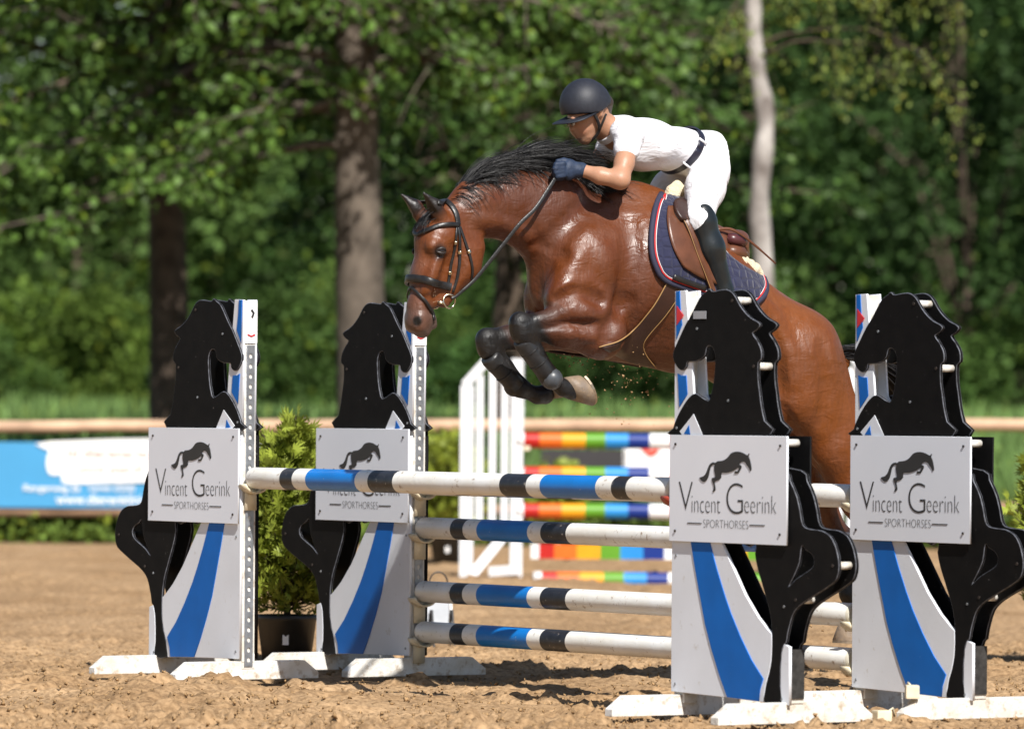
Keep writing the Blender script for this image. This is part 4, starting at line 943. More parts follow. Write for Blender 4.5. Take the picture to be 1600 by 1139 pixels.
# eyes
eyem=mat('horse_eye',(.012,.007,.005),.06,.6,.1)
for s in (-1,1):
    q=hp(688,393,.092)*np.array([s,1,1]); mb=MB(); mb.sphere(q,.0215,14); mb.build('eye',eyem,HR,True)
    lid=MB(); c=Vector(q)+Vector((s*.006,0,0))
    for sg_,h in ((1,.012),(-1,-.010)):
        lid.tube([c+Vector((s*.012*(1-abs(t)**2)-.002*s,.026*t,h*(1-t*t)+.002)) for t in np.linspace(-1,1,9)],[.003,.005,.0065,.007,.007,.007,.0065,.005,.003],6)
    lid.build('eyelid',mat('eyelid_skin',(.02,.014,.012),.5),HR,True)
# hooves
hoofm=mat('hoof_horn',(.25,.18,.115),.55,.4,.35,30,.3,60,col2=(.17,.13,.10)); shoe=mat('horseshoe_steel',(.34,.27,.2),.4,.5,.2,metal=.8)
def hoof(c,tip,heel,x):
    """c coronet centre, tip = toe on the ground face, heel = heel on the ground face (photo pixels)"""
    t=Vector(hp(*tip,x)); h=Vector(hp(*heel,x)); cc=Vector(hp(*c,x)); ax=(t-h); L=ax.length; ax.normalize(); lat=Vector((1,0,0)); nn=ax.cross(lat).normalized()
    if nn.dot(cc-(t+h)/2)<0: nn=-nn
    N=20; q=MB(); vs=[]; ctr=(t+h)/2
    rings=[(0,1.0,1.0,0.0),(.006,1.01,1.0,0.0),(.5,.90,.92,0),(1.0,.76,.82,0)]
    Hh=(cc-ctr).dot(nn); shift=(cc-ctr)-nn*Hh
    for f_,sa,sl,_ in rings:
        for j in range(N):
            a=2*math.pi*j/N; ca=math.cos(a); 
            vs.append(ctr+shift*f_+nn*Hh*f_+ax*(ca*L/2*sa*(1 if ca>0 else .9))+lat*(math.sin(a)*.064*sl*(1-.12*max(-ca,0))))
    fs=[(i*N+j,i*N+(j+1)%N,(i+1)*N+(j+1)%N,(i+1)*N+j) for i in range(3) for j in range(N)]+[tuple(range(N)),tuple(range(3*N,4*N))]
    q.add(vs,fs); ho=q.build('hoof',hoofm,HR,True)
    q=MB(); v2=[]
    for j in range(N-3):
        a=2*math.pi*(j-(N-4)/2)/N
        for sc,dz in ((1.0,0),(.72,0),(.72,-.011),(1.0,-.011)): v2.append(ctr+nn*(dz-.0005)+ax*(math.cos(a)*L/2*sc)+lat*(math.sin(a)*.064*sc))
    q.add(v2,[(j*4+k,j*4+(k+1)%4,(j+1)*4+(k+1)%4,(j+1)*4+k) for j in range(N-4) for k in range(4)]+[(0,1,2,3),((N-4)*4+3,(N-4)*4+2,(N-4)*4+1,(N-4)*4)]); q.build('horseshoe',shoe,ho)
hoof((888,607),(925,634),(903,584),.13)
hoof((858,613),(884,620),(872,592),-.13)
for s in (1,-1):
    o=0 if s>0 else -58
    hoof((1391+o,966),(1362+o,1000),(1404+o,1002),s*.13)
# ---- mane, forelock, tail: strands
hairm=mat('horse_hair',(.004,.004,.005),.40,.4,.4,40,col2=(.010,.009,.009))
def strands(name,paths,w0,parent,m):
    V=[];Fq=[];r=np.random.default_rng(9)
    for P in paths:
        P=np.array(P); k=len(P); w=w0*r.uniform(.6,1.3); o=len(V); t=np.gradient(P,axis=0); t/=np.linalg.norm(t,axis=1)[:,None]+1e-9
        s=np.cross(t,r.normal(0,1,3)); s/=np.linalg.norm(s,axis=1)[:,None]+1e-9; u=np.cross(t,s)
        for i in range(k):
            ww=w*(1-(i/(k-1))**3*.85)
            for a in (0,2.094,4.189): V.append(P[i]+(s[i]*math.cos(a)+u[i]*math.sin(a))*ww)
        Fq+=[(o+i*3+j,o+i*3+(j+1)%3,o+(i+1)*3+(j+1)%3,o+(i+1)*3+j) for i in range(k-1) for j in range(3)]
    return link(name,npmesh(name,V,Fq),m,parent)
r=np.random.default_rng(17)
crest=[(700,326),(722,300),(752,279),(790,266),(830,262),(870,268),(915,280),(960,284)]
cp=smooth_loop([Vector(hp(*p,0)) for p in crest],10,False); cp=[np.array(p) for p in cp]
paths=[]
lk=r.normal(0,1,(70,4))
for k in range(6500):
    f=r.random(); lo_=lk[int(f*69.9)]; i=f*(len(cp)-1); b=cp[int(i)]*(1-i%1)+cp[min(int(i)+1,len(cp)-1)]*(i%1)
    q,nn=near(b+np.array([r.normal(.0,.022),0,.03])); b=np.array(q)-np.array(nn)*.004
    px_f=f
    L=np.interp(f,[0,.15,.4,.65,.8,1],[.21,.28,.33,.34,.28,.15])*r.uniform(.75,1.12)*(1+.12*lo_[3])
    # hair thrown up and streaming back over the neck
    d=np.array([-.03+.16*lo_[0]+r.normal(0,.12),.8+.1*lo_[1]+r.normal(0,.08),np.interp(f,[0,.2,.5,.75,1],[.80,.95,.62,.28,.12])+.10*lo_[2]+r.normal(0,.07)]); d/=np.linalg.norm(d)
    P=[b]; n=7
    for j in range(n):
        d=d+np.array([r.normal(.006,.025),.08,-.125+r.normal(0,.02)]); d/=np.linalg.norm(d); P.append(P[-1]+d*L/n)
    paths.append(P)
# a thinner fringe falling on the near side
for k in range(160):
    f=r.uniform(.02,.95); i=f*(len(cp)-1); b=cp[int(i)]; q,nn=near(b+np.array([r.uniform(.01,.05),0,.02])); b=np.array(q); d=np.array([.55,.35,.25]); L=r.uniform(.08,.17); P=[b]
    for j in range(6):
        d=d+np.array([-.02,.06,-.28])+r.normal(0,.09,3); d/=np.linalg.norm(d); pn=P[-1]+d*L/6; q,nn=near(pn); 
        if np.linalg.norm(pn-np.array(q))<.012 or (pn-np.array(q))@np.array(nn)<0: pn=np.array(q)+np.array(nn)*.006
        P.append(pn)
    paths.append(P)
strands('mane',paths,.0014,HR,hairm)
paths=[]
for k in range(110):
    b=hp(676+r.normal(0,5),334+r.normal(0,5),r.normal(0,.03)); q,nn=near(b); b=np.array(q); d=np.array([r.normal(.0,.2),-.5,.1]); L=r.uniform(.06,.13); P=[b]
    for j in range(6):
        d=d+np.array([r.normal(0,.05),.02,-.3]); d/=np.linalg.norm(d); pn=P[-1]+d*L/6; q,nn=near(pn)
        if (pn-np.array(q))@np.array(nn)<.004: pn=np.array(q)+np.array(nn)*.005
        P.append(pn)
    paths.append(P)
strands('forelock',paths,.0015,HR,hairm)
paths=[]
for k in range(900):
    t=r.random(); b=hp(1296+22*t,545+16*t,r.normal(0,.02)); d=np.array([r.normal(0,.09),.9+r.normal(0,.1),.32-.2*t]); L=r.uniform(.55,.85); P=[b]
    for j in range(10):
        d=d+np.array([r.normal(0,.05),-.01,-.17+r.normal(0,.03)]); d/=np.linalg.norm(d); P.append(P[-1]+d*L/10)
    paths.append(P)
strands('tail',paths,.0026,HR,hairm)
# ================================================================== TACK
leather_b=mat('leather_black',(.012,.011,.011),.38,.5,.25,30,.15,120)
leather_t=mat('leather_brown',(.105,.038,.018),.36,.5,.25,12,.12,90)
leather_d=mat('leather_dark_brown',(.034,.014,.010),.42,.5,.2,12,.12,90)
steel=mat('bit_steel',(.62,.56,.42),.2,.5,.1,metal=1)
stitch=mat('gold_edge',(.34,.20,.08),.5,.4,.1)
def strap_px(mb,pts,wid,th,off=.002,n=5,mirror_x=False,mi=0):
    sp=smooth_loop([Vector((a,b,0)) for a,b in pts],n,False); P=[];N=[]
    for q in sp:
        p,nn=hit(q.x,q.y,off); P.append(p); N.append(nn)
    if mirror_x: P=[Vector((-p.x,p.y,p.z)) for p in P]; N=[Vector((-p.x,p.y,p.z)) for p in N]
    mb.strap(P,N,wid,th,mi); return P,N
BR=empty('bridle',mw=J,label='black leather bridle with padded noseband on the horse\'s head',cat='bridle')
def bridle_part(name,pts,wid,th,off=.003,both=True,m=None):
    q=MB(); P,N=strap_px(q,pts,wid,th,off); q.build(name,m or leather_b,BR,True)
    if both: q=MB(); strap_px(q,pts,wid,th,off,mirror_x=True); q.build(name,m or leather_b,BR,True)
    return P,N
bridle_part('crown_piece',((689,313),(696,314),(705,322),(712.5,335),(715.4,352)),.024,.006)
# browband: near side measured, carried round the forehead to the far side
def loop_round(name,pts,wid,th,m,off=.004):
    P=[];N=[]
    for q in smooth_loop([Vector((a,b,0)) for a,b in pts],5,False):
        p,nn=hit(q.x,q.y,off)
        if p.x<.004: break
        P.append(p);N.append(nn)
    far=[(Vector((-p.x,p.y,p.z)),Vector((-n_.x,n_.y,n_.z))) for p,n_ in zip(P,N)][::-1]
    a=P[-1]; b=far[0][0]; mid=[]
    for t in (.25,.5,.75):
        c,nn=near(a.lerp(b,t)+Vector((0,-.05,.0)),off); mid.append((c,nn))
    P+= [c for c,_ in mid]+[c for c,_ in far]; N+=[n_ for _,n_ in mid]+[n_ for _,n_ in far]
    q=MB(); q.strap(P,N,wid,th); q.build(name,m,BR,True); return P,N
loop_round('browband',((715.4,352),(700,351),(684,354),(669,360),(659,364)),.020,.008,leather_b)
bridle_part('cheekpiece',((713.5,354),(710.2,385),(705.5,408.5),(701.4,432),(699.5,446)),.013,.005)
bridle_part('bit_cheekpiece',((716,354),(718.5,385),(718,413),(714,437),(707,456)),.013,.005)
bridle_part('throat_lash',((717.5,354),(726,378),(732.7,397),(737.4,420),(736,436)),.012,.005)
for pts in (((711,376),(710.5,381)),((718.5,392),(718.6,397)),((731,391),(733,396)),((702.5,424),(702,429))):
    q=MB(); strap_px(q,pts,.017,.008,.004); q.build('buckle',steel,BR,True)
loop_round('noseband',((704,449),(698,447.6),(678,441.7),(662,437),(649,435)),.034,.013,leather_b)
loop_round('flash_strap',((677,500),(674,486),(666,473),(654,459),(643,448)),.014,.006,leather_b)
# bit ring and mouthpiece
for s in (1,-1):
    c,nn=hit(700,470,.012,.05)
    c=Vector((c.x,c.y,c.z)); q=MB(); c2=Vector((s*max(c.x,.058),c.y,c.z))
    q.tube([c2+Vector((.004*s*math.sin(t*2),math.cos(t)*.0305,math.sin(t)*.0305)) for t in np.linspace(0,2*math.pi,25)],.0036,8,cap=False); q.build('bit_ring',steel,BR,True)
    q=MB(); q.tube([c2+Vector((0,-.028,-.006)),c2+Vector((-s*.02,-.045,-.004)),c2+Vector((-s*.05,-.05,0))],.007,8); q.build('mouthpiece',steel,BR,True)
rp=[(705,466,.068),(711.4,464,.075),(725.6,452,.09),(740,439,.10),(752,425,.11),(789.6,378,.14),(813,349,.16),(837,325.5,.165),(858,294,.155),(868,278,.145)]
for s in (1,-1):
    P=[Vector(hp(*p)) for p in rp]
    if s<0: P=[Vector((-p.x,p.y,p.z)) for p in P]
    P=smooth_loop(P,4,False); q=MB(); q.strap(P,[Vector((s,-.25,.1))]*len(P),[.011+.006*min(1,i/16) for i in range(len(P))],.004); q.build('rein',leather_b,BR,True)
# ---- patches laid on the horse's side
def coons(top,bot,left,right,nu,nv):
    def cv(pts,n):
        s=smooth_loop([Vector((a,b,0)) for a,b in pts],12,False); L=[0]
        for a,b in zip(s[:-1],s[1:]): L.append(L[-1]+(b-a).length)
        return [np.array([np.interp(t*L[-1],L,[p[i] for p in s]) for i in (0,1)]) for t in np.linspace(0,1,n)]
    T=cv(top,nu);B=cv(bot,nu);Lf=cv(left,nv);R=cv(right,nv); G=[]
    for j in range(nv):
        v=j/(nv-1); row=[]
        for i in range(nu):
            u=i/(nu-1); row.append((1-v)*T[i]+v*B[i]+(1-u)*Lf[j]+u*R[j]-((1-u)*(1-v)*T[0]+u*(1-v)*T[-1]+(1-u)*v*B[0]+u*v*B[-1]))
        G.append(row)
    return G
def patch(name,grid,off,th,m,parent,sides=(1,-1),smooth_n=2):
    nv_=len(grid);nu=len(grid[0]); P=np.zeros((nv_,nu,3)); N=np.zeros((nv_,nu,3))
    for j in range(nv_):
        for i in range(nu):
            p,n_=hit(*grid[j][i],0,.2); P[j,i]=p;N[j,i]=n_
    for _ in range(smooth_n):
        Q=P.copy(); Q[1:-1]=(P[:-2]+P[2:]+2*P[1:-1])/4; P=Q; Q=P.copy(); Q[:,1:-1]=(P[:,:-2]+P[:,2:]+2*P[:,1:-1])/4; P=Q
        N[1:-1]=(N[:-2]+N[2:]+2*N[1:-1])/4; N[:,1:-1]=(N[:,:-2]+N[:,2:]+2*N[:,1:-1])/4
    N/=np.linalg.norm(N,axis=2)[:,:,None]+1e-9
    outs=[]
    for s in sides:
        A=P+N*off; Bq=P+N*(off+th); A=A*[s,1,1]; Bq=Bq*[s,1,1]; V=list(Bq.reshape(-1,3))+list(A.reshape(-1,3)); k=nv_*nu; f=[]
        id_=lambda j,i:j*nu+i
        for j in range(nv_-1):
            for i in range(nu-1):
                f.append((id_(j,i),id_(j,i+1),id_(j+1,i+1),id_(j+1,i))); f.append((k+id_(j,i),k+id_(j+1,i),k+id_(j+1,i+1),k+id_(j,i+1)))
        bd=[id_(0,i) for i in range(nu)]+[id_(j,nu-1) for j in range(1,nv_)]+[id_(nv_-1,i) for i in range(nu-2,-1,-1)]+[id_(j,0) for j in range(nv_-2,0,-1)]
        for a,b in zip(bd,bd[1:]+bd[:1]): f.append((b,a,k+a,k+b))
        q=MB(); q.add(V,f); outs.append(q.build(name,m,parent,True))
    return P+N*(off+th*.5),N
def quilt_mat():
    m=mat('pad_navy',(.018,.020,.050),.85,.2,.15,30,sheen=.3); n=m.node_tree.nodes; l=m.node_tree.links; b=n['Principled BSDF']
    tc=n.new('ShaderNodeTexCoord'); v=n.new('ShaderNodeTexVoronoi'); v.feature='DISTANCE_TO_EDGE'; v.inputs['Scale'].default_value=23; v.inputs['Randomness'].default_value=.35; l.new(tc.outputs['Object'],v.inputs['Vector'])
    r=n.new('ShaderNodeMapRange'); r.inputs['From Max'].default_value=.22; l.new(v.outputs['Distance'],r.inputs['Value'])
    bp=n.new('ShaderNodeBump'); bp.inputs['Strength'].default_value=.5; bp.inputs['Distance'].default_value=.008; l.new(r.outputs[0],bp.inputs['Height']); l.new(bp.outputs['Normal'],b.inputs['Normal']); return m
PAD=empty('saddle_pad',mw=J,label='navy quilted saddle pad with red and white piping',cat='saddle pad')
g=coons(((1039,294),(1060,316),(1100,360),(1140,406),(1190,437)),((1028,428),(1041,440),(1085,456),(1130,473),(1172,478)),((1039,294),(1027,315),(1020,340),(1016,372),(1018,403),(1028,428)),((1190,437),(1194,450),(1190,465),(1172,478)),34,22)
Pg,Ng=patch('quilted_panel',g,.006,.016,quilt_mat(),PAD)
edge=[(Pg[j,0],Ng[j,0]) for j in range(22)]+[(Pg[21,i],Ng[21,i]) for i in range(1,34)]+[(Pg[j,33],Ng[j,33]) for j in range(20,-1,-1)]
pr=mat('piping_red',(.50,.02,.02),.6); pwh=mat('piping_white',(.75,.72,.70),.6); nav=mat('binding_navy',(.02,.02,.045),.8)
for s in (1,-1):
    E_=[(Vector(p*np.array([s,1,1])),Vector(n_*np.array([s,1,1]))) for p,n_ in edge]
    c=sum((p for p,_ in E_),Vector())/len(E_)
    def ins(d,up): 
        out=[]
        for i,(p,n_) in enumerate(E_):
            t=(E_[min(i+1,len(E_)-1)][0]-E_[max(i-1,0)][0]).normalized(); w_=t.cross(n_); w_= w_ if w_.dot(c-p)>0 else -w_; out.append(p+w_.normalized()*d+n_.normalized()*up)
        return out
    q=MB(); q.tube(ins(.0,.0),.013,8,flat=1); q.build('binding',nav,PAD,True)
    q=MB(); q.tube(ins(.015,.008),.0036,6); q.build('piping',pr,PAD,True)
    q=MB(); q.tube(ins(.021,.008),.0016,6); q.build('piping',pwh,PAD,True)
SAD=empty('jumping_saddle',mw=J,label='brown leather jumping saddle under the rider',cat='saddle')
g=coons(((1040,330),(1052,330),(1064,335),(1080,352)),((1062,418),(1080,430),(1100,440),(1116,446)),((1040,330),(1038,350),(1045,385),(1062,418)),((1080,352),(1092,380),(1104,410),(1116,446)),14,16)
patch('saddle_flap',g,.024,.010,leather_t,SAD)
g=coons(((1046,326),(1056,322),(1064,328)),((1056,352),(1062,353),(1068,352)),((1046,326),(1048,340),(1056,352)),((1064,328),(1067,340),(1068,352)),8,8)
patch('knee_roll',g,.034,.02,leather_d,SAD)
SF=Field((-.26,.3,1.5),(.26,1.6,2.4),.008)
def SC(a,b,ra,rb,k=.03,sx=1.0): SF.cone(hp(*a),hp(*b),ra,rb,k,sx)
SC((1075,350),(1105,372),.06,.06,.03,.6); SC((1105,372),(1122,378),.06,.062,.03,.48); SC((1126,376,.13),(1133,412,.19),.03,.03,.03); SC((1126,376,-.13),(1133,412,-.19),.03,.03,.03); SC((1058,326),(1080,352),.055,.05,.03,.9); SC((1080,352),(1112,378),.05,.055,.03,.62); SC((1112,378),(1140,385),.055,.06,.03,.5); SC((1140,378),(1150,372),.05,.038,.03,.45); SC((1120,388),(1150,398),.06,.055,.03,.7)
link('seat',SF.mesh('seat',0,1),leather_t,SAD)
q=MB(); q.tube([hp(1136,372,.12),hp(1146,374,.13),hp(1158,377,.12),hp(1166,381,.08)],[.022,.027,.026,.014],12); q.build('cantle_panel',mat('leather_plum',(.07,.02,.022),.35,.5,.2,12),SAD,True)
q=MB(); q.tube([hp(1134,392,.15),hp(1146,394,.16),hp(1158,396,.14),hp(1166,400,.10)],[.028,.032,.030,.016],12); q.build('rear_gusset',leather_t,SAD,True)
# flap edge, stirrup leather
for s in (1,):
    P=[Vector(hp(*p)) for p in ((1061,322,.22),(1068,338,.27),(1079,361,.30),(1092,397,.315),(1104,428,.32),(1116,460,.32))]; P=smooth_loop(P,4,False); q=MB(); q.strap(P,[Vector((1,-.45,.1))]*len(P),.026,.006); q.build('stirrup_leather',leather_t,SAD,True)
    q=MB(); q.tube([p+Vector((.006,-.012,0)) for p in P],.0016,5); q.build('stitching',stitch,SAD,True)
wool=mat('sheepskin',(.66,.55,.36),.95,.1,.15,30,1.0,140,sheen=.4)
def fluff(name,pts,parent):
    f=Field((-.24,.2,1.5),(.28,1.7,2.4),.007); r=np.random.default_rng(4)
    for (a,ra) in pts:
        c=hp(*a)
        for k in range(26): p=c+r.normal(0,ra*.34,3); f.cone(p,p,ra*.5,ra*.5,.016)
    return link(name,f.mesh(name,0,1),wool,parent)
fluff('sheepskin',[((1050,305,.06),.042),((1055,298,.04),.036),((1046,318,.09),.034)],SAD)
fluff('sheepskin',[((1142+7*k,407+3.4*k,.15-.012*k),.036) for k in range(6)],SAD)
GI=empty('belly_girth',mw=J,label='wide brown leather belly girth with gold edging',cat='girth')
g=coons(((1058,408),(1070,414),(1084,424)),((935,541),(960,553),(990,565),(1025,571)),((1058,408),(1043,437),(1023,473),(1010,490),(992,511),(962,534),(935,541)),((1084,424),(1060,460),(1040,490),(1015,519),(1003,538),(1012,557),(1025,571)),12,34)
Pg,Ng=patch('girth_panel',g,.003,.009,leather_d,GI)
q=MB(); q.tube([Pg[j,0]+Ng[j,0]*.004 for j in range(34)],.003,6); q.build('gold_edge',stitch,GI,True)
q=MB(); q.tube([Pg[j,-1]+Ng[j,-1]*.004 for j in range(34)],.0022,6); q.build('gold_edge',stitch,GI,True)
q=MB(); strap_px(q,((1047,432),(1070,441),(1096,450)),.024,.008,.03); q.build('billet_guard',leather_b,GI,True)
for d_ in (0,1):
    q=MB(); strap_px(q,((1066+d_*13,408+d_*5),(1050+d_*11,436+d_*4)),.022,.006,.014); q.build('billet_strap',leather_t,GI,True)
# ---- tendon boots on the forelegs
bootm=mat('horse_boot',(.009,.009,.010),.42,.5,.35,25,.2,60,col2=(.022,.022,.023)); bootc=mat('boot_cup',(.05,.055,.062),.4,.5,.3,30)
for (kn,fe,pa,x,lab) in (((815,530),(860,592),(874,602),.14,'black and grey tendon boot on the horse\'s near foreleg'),((764,556),(806,603),(826,612),-.14,'black tendon boot on the horse\'s far foreleg')):
    e=empty('tendon_boot',mw=J,label=lab,cat='horse boot',group='tendon boots'); a=Vector(hp(*kn,x)); b=Vector(hp(*fe,x)); t=(b-a).normalized(); q=MB()
    q.tube([a,a.lerp(b,.08),a.lerp(b,.4),a.lerp(b,.75),b],[.043,.047,.044,.043,.047],16); q.build('shell',bootm,e,True)
    side=Vector((1,0,0)); back=t.cross(side).normalized()
    for f_ in (.28,.58): 
        q=MB(); c=a.lerp(b,f_); q.tube([c+side*.0455*math.cos(u)+back*.0455*math.sin(u)+t*.0 for u in np.linspace(0,2*math.pi,17)],.0032,6,flat=.6,cap=False); q.build('strap',leather_b,e,True)
    q=MB(); c=b+back*.0; q.sphere(c+Vector((.012 if x>0 else -.012,0,0)),.050,14,sc=(1,.98,.98)); q.build('fetlock_cup',bootc if x>0 else bootm,e,True)

# ================================================================== RIDER
PR=empty('person',mw=J,label='rider in white shirt and breeches, navy helmet and gloves, crouched forward over the horse',cat='person')
lo=(-.42,-.75,1.45); hi=(.46,1.35,2.75)
def field(res=.0062): return Field(lo,hi,res)
def add(f,prims,infl=0.0):
    for p in prims:
        a,b,ra,rb=p[:4]; k=p[4] if len(p)>4 else .03; sx=p[5] if len(p)>5 else 1.0
        f.cone(hp(*a),hp(*b),ra+infl,rb+infl,k,sx)
torso=[((1092,246,0),(1062,236,0),.108,.092,.05,.74),((1062,236,0),(1008,226,0),.094,.108,.05,.70),((1008,226,0),(975,211,0),.106,.082,.05,.60)]
sh_l=((982,212,.165),(972,206,.13),.055,.05,.05); 
armL=[((984,214,.175),(975,256,.235),.052,.043,.03),((975,256,.235),(969,281,.265),.043,.040,.02),((969,281,.265),(938,275,.215),.041,.037,.025),((938,275,.215),(908,266,.155),.036,.026,.02)]
armR=[((960,214,-.165),(930,262,-.235),.052,.042,.03),((930,262,-.235),(905,276,-.25),.042,.038,.02),((905,276,-.25),(862,266,-.15),.037,.027,.02)]
headp=[((922,165,.0),(921,172,.0),.094,.092,.03,1.1),((908,185,.0),(908,196,.0),.058,.052,.03,1.0),((910,204,.0),(913,212,.0),.044,.028,.03,1.05),((934,190,0),(917,213,0),.036,.022,.035,.75),
       ((897,188,.0),(894,202,.0),.012,.013,.012),((894,202,.011),(894,202,-.011),.009,.009,.008),((901,209,.014),(901,209,-.014),.011,.011,.01),((903,214,.012),(903,214,-.012),.011,.011,.01),((912,219,0),(915,220,0),.019,.018,.02),
       ((896,185,.03),(896,185,-.03),.014,.014,.02)]
neck=[((955,206,.0),(935,190,.0),.052,.047,.03),((965,209,0),(950,203,0),.075,.055,.04,.8)]
legL=[((1096,250,.08),(1104,292,.19),.108,.090,.05),((1102,292,.19),(1093,342,.27),.081,.057,.04),((1094,342,.27),(1110,388,.285),.054,.054,.03),((1110,388,.285),(1130,455,.285),.052,.037,.03),((1132,470,.285),(1092,484,.275),.036,.034,.03)]
legR=[((1082,252,-.08),(1050,296,-.20),.104,.086,.05),((1050,296,-.20),(1012,340,-.28),.084,.060,.04),((1012,340,-.28),(1030,395,-.295),.056,.053,.03),((1030,395,-.295),(1046,455,-.295),.052,.036,.03),((1048,470,-.295),(1006,484,-.285),.036,.034,.03)]
def handp(s,dx):
    r_=[]; y=lambda p,x:(p[0]+dx[0],p[1]+dx[1],x*s)
    r_.append((y((908,266),.155),y((888,266),.145),.028,.033,.02,1.2)); r_.append((y((890,258),.145),y((889,274),.145),.024,.022,.02,1.2))
    for i in range(4):
        o=i*6.2; L=(0,-1.5,-.5,2)[i]
        r_+= [(y((880+L*.3,256+o),.158),y((869+L,257.5+o),.152),.0118,.0108,.006),(y((869+L,257.5+o),.152),y((867+L,260+o),.125),.0105,.0098,.005),(y((867+L,260+o),.125),y((876+L,261+o),.112),.0098,.0086,.005)]
    r_+= [(y((893,256),.138),y((881,251.5),.132),.015,.0125,.01),(y((881,251.5),.132),y((871,252.5),.128),.0122,.0098,.006)]
    return r_
handL=handp(1,(0,0)); handR=handp(-1,(-45,1))
f=field(); add(f,torso,-.012); add(f,[sh_l,((962,212,-.165),(968,206,-.13),.055,.05,.05)],-.01); add(f,armL+armR); add(f,headp+neck); add(f,[((1106,264,.09),(1104,292,.19),.082,.082,.04),((1082,264,-.09),(1050,296,-.2),.082,.08,.04)]+legL[1:]+legR[1:],-.012); add(f,handL+handR,-.004)
q=hp(894,194,.030); f.cone(q,q,.011,.011,.01,1,True); q=hp(891,194,-.030); f.cone(q,q,.011,.011,.01,1,True)
for s in (1,): # ear
    f.cone(hp(937,172,.083),hp(938,181,.080),.013,.009,.008); f.cone(hp(941,173,.088),hp(940,180,.085),.007,.005,.006)
bme=f.mesh('body',0,1); bv=np.empty(len(bme.vertices)*3,np.float32); bme.vertices.foreach_get('co',bv); bv=bv.reshape(-1,3)
sk=np.tile(np.array([.40,.21,.13]),(len(bv),1))
def skb(c,d0,d1,col,a):
    global sk; d=np.linalg.norm(bv-c,axis=1); w_=(np.clip((d1-d)/(d1-d0),0,1)*a)[:,None]; sk=sk*(1-w_)+np.array(col)*w_
skb(hp(901,211.5,.004),.008,.022,(.33,.09,.065),.8); skb(hp(910,203,.05),.01,.04,(.44,.17,.10),.5)
vcol(bme,sk,'skin'); skin=mat('skin',(1,1,1),.45,.4,.06,30,.1,120,attr='skin'); skin.node_tree.nodes['Principled BSDF'].inputs['Subsurface Weight'].default_value=.12; skin.node_tree.nodes['Principled BSDF'].inputs['Subsurface Radius'].default_value=(.01,.004,.002); skin.node_tree.nodes['Principled BSDF'].inputs['Subsurface Scale'].default_value=.5
link('body',bme,skin,PR)
# eyes, glasses, hair
for s in (1,-1):
    c=hp(895 if s>0 else 890,193.5,s*.030); q=MB(); q.sphere(c,.0105,12); q.build('eye',mat('eye_white',(.55,.5,.46),.2),PR,True); q=MB(); q.sphere(c+np.array([.001*s,-.0065,-.001]),.006,10); q.build('iris',mat('iris_dark',(.03,.02,.015),.15),PR,True)
glm=mat('spectacle_frame',(.25,.22,.18),.3,.5,.1,metal=.8); q=MB()
for s in (1,-1):
    c=Vector(hp(890 if s>0 else 885,193.5,s*.033)); ax=Vector((1,0,0)); up=Vector((0,-.35,.93)).normalized()
    q.tube([c+ax*(.024*math.cos(t))+up*(.017*math.sin(t)) for t in np.linspace(0,2*math.pi,21)],.0016,5,cap=False)
    q.tube([c+ax*s*.024,Vector(hp(915,182,s*.082)),Vector(hp(936,175,s*.088))],.0016,5)
q.tube([hp(890,193,.009),hp(887,192,-.009)],.0016,5); q.build('spectacles',glm,PR,True)
fh=field(.006); fh.cone(hp(934,168,.0),hp(940,184,0),.075,.045,.03,.95); o=link('hair',fh.mesh('hair',0,1),mat('hair_brown',(.035,.02,.012),.5,.5,.4,60,.6,150),PR)
# helmet
fh=field(.006); fh.cone(hp(916,165,0),hp(914,164,0),.117,.118,.02,1.10)
X_,Y_,Z_=np.meshgrid(*fh.ax,indexing='ij',sparse=True); p0=hp(913,178,0); p1=hp(956,175,0); tt=(p1-p0)/np.linalg.norm(p1-p0); nd=np.array([0,tt[2],-tt[1]]); nd*= -1 if nd[2]>0 else 1
pl=(Y_-p0[1])*nd[1]+(Z_-p0[2])*nd[2]
arch=hp(940,172,.0); bow=.034*np.exp(-(((Y_-arch[1])/.05)**2)); fh.d=np.maximum(fh.d,(pl+bow).astype(np.float32))
inner=fh.d.copy()
hme_=fh.mesh('helmet',0,1); helm=mat('helmet_navy',(.016,.018,.026),.55,.4,.15,60,.08,200); HE=link('helmet',hme_,helm,PR)
# visor: curved brim
q=MB(); v=[];n=17
for i in range(n):
    a=math.radians(-78+156*i/(n-1)); lat=math.sin(a); fw=math.cos(a)
    b0=Vector(hp(905,178,0)); tip=Vector(hp(870,195,0)); fwd=(tip-b0)
    rim=Vector((lat*.098,0,0))+b0+Vector((0,-1,0))*(.085*fw-.06)+Vector((0,0,-.028*fw+.012))
    out=Vector((lat*.108,0,0))+b0+fwd*(.12+.86*max(fw,0)**.8)+Vector((0,0,-.012*lat*lat))
    v+=[rim+Vector((0,0,.005)),out+Vector((0,0,.0025)),out-Vector((0,0,.0025)),rim-Vector((0,0,.004))]
q.add(v,[(i*4+k,i*4+(k+1)%4,(i+1)*4+(k+1)%4,(i+1)*4+k) for i in range(n-1) for k in range(4)]+[(0,1,2,3),((n-1)*4+3,(n-1)*4+2,(n-1)*4+1,(n-1)*4)]); q.build('visor',helm,HE,True)
shine=mat('helmet_panel',(.03,.035,.05),.22,.6,.5,120,.5,260)
q=MB(); v=[]; c=Vector(hp(915,165,0)); n=12
for i in range(n):
    a=math.radians(18+88*i/(n-1))
    for sx_ in (-.028,-.014,0,.014,.028):
        d=Vector((sx_*(1.2-.5*i/(n-1))/.115,-math.cos(a)*1.0,math.sin(a)-.12)).normalized(); v.append(c+Vector((d.x*.110,d.y*.1205,d.z*.1205)))
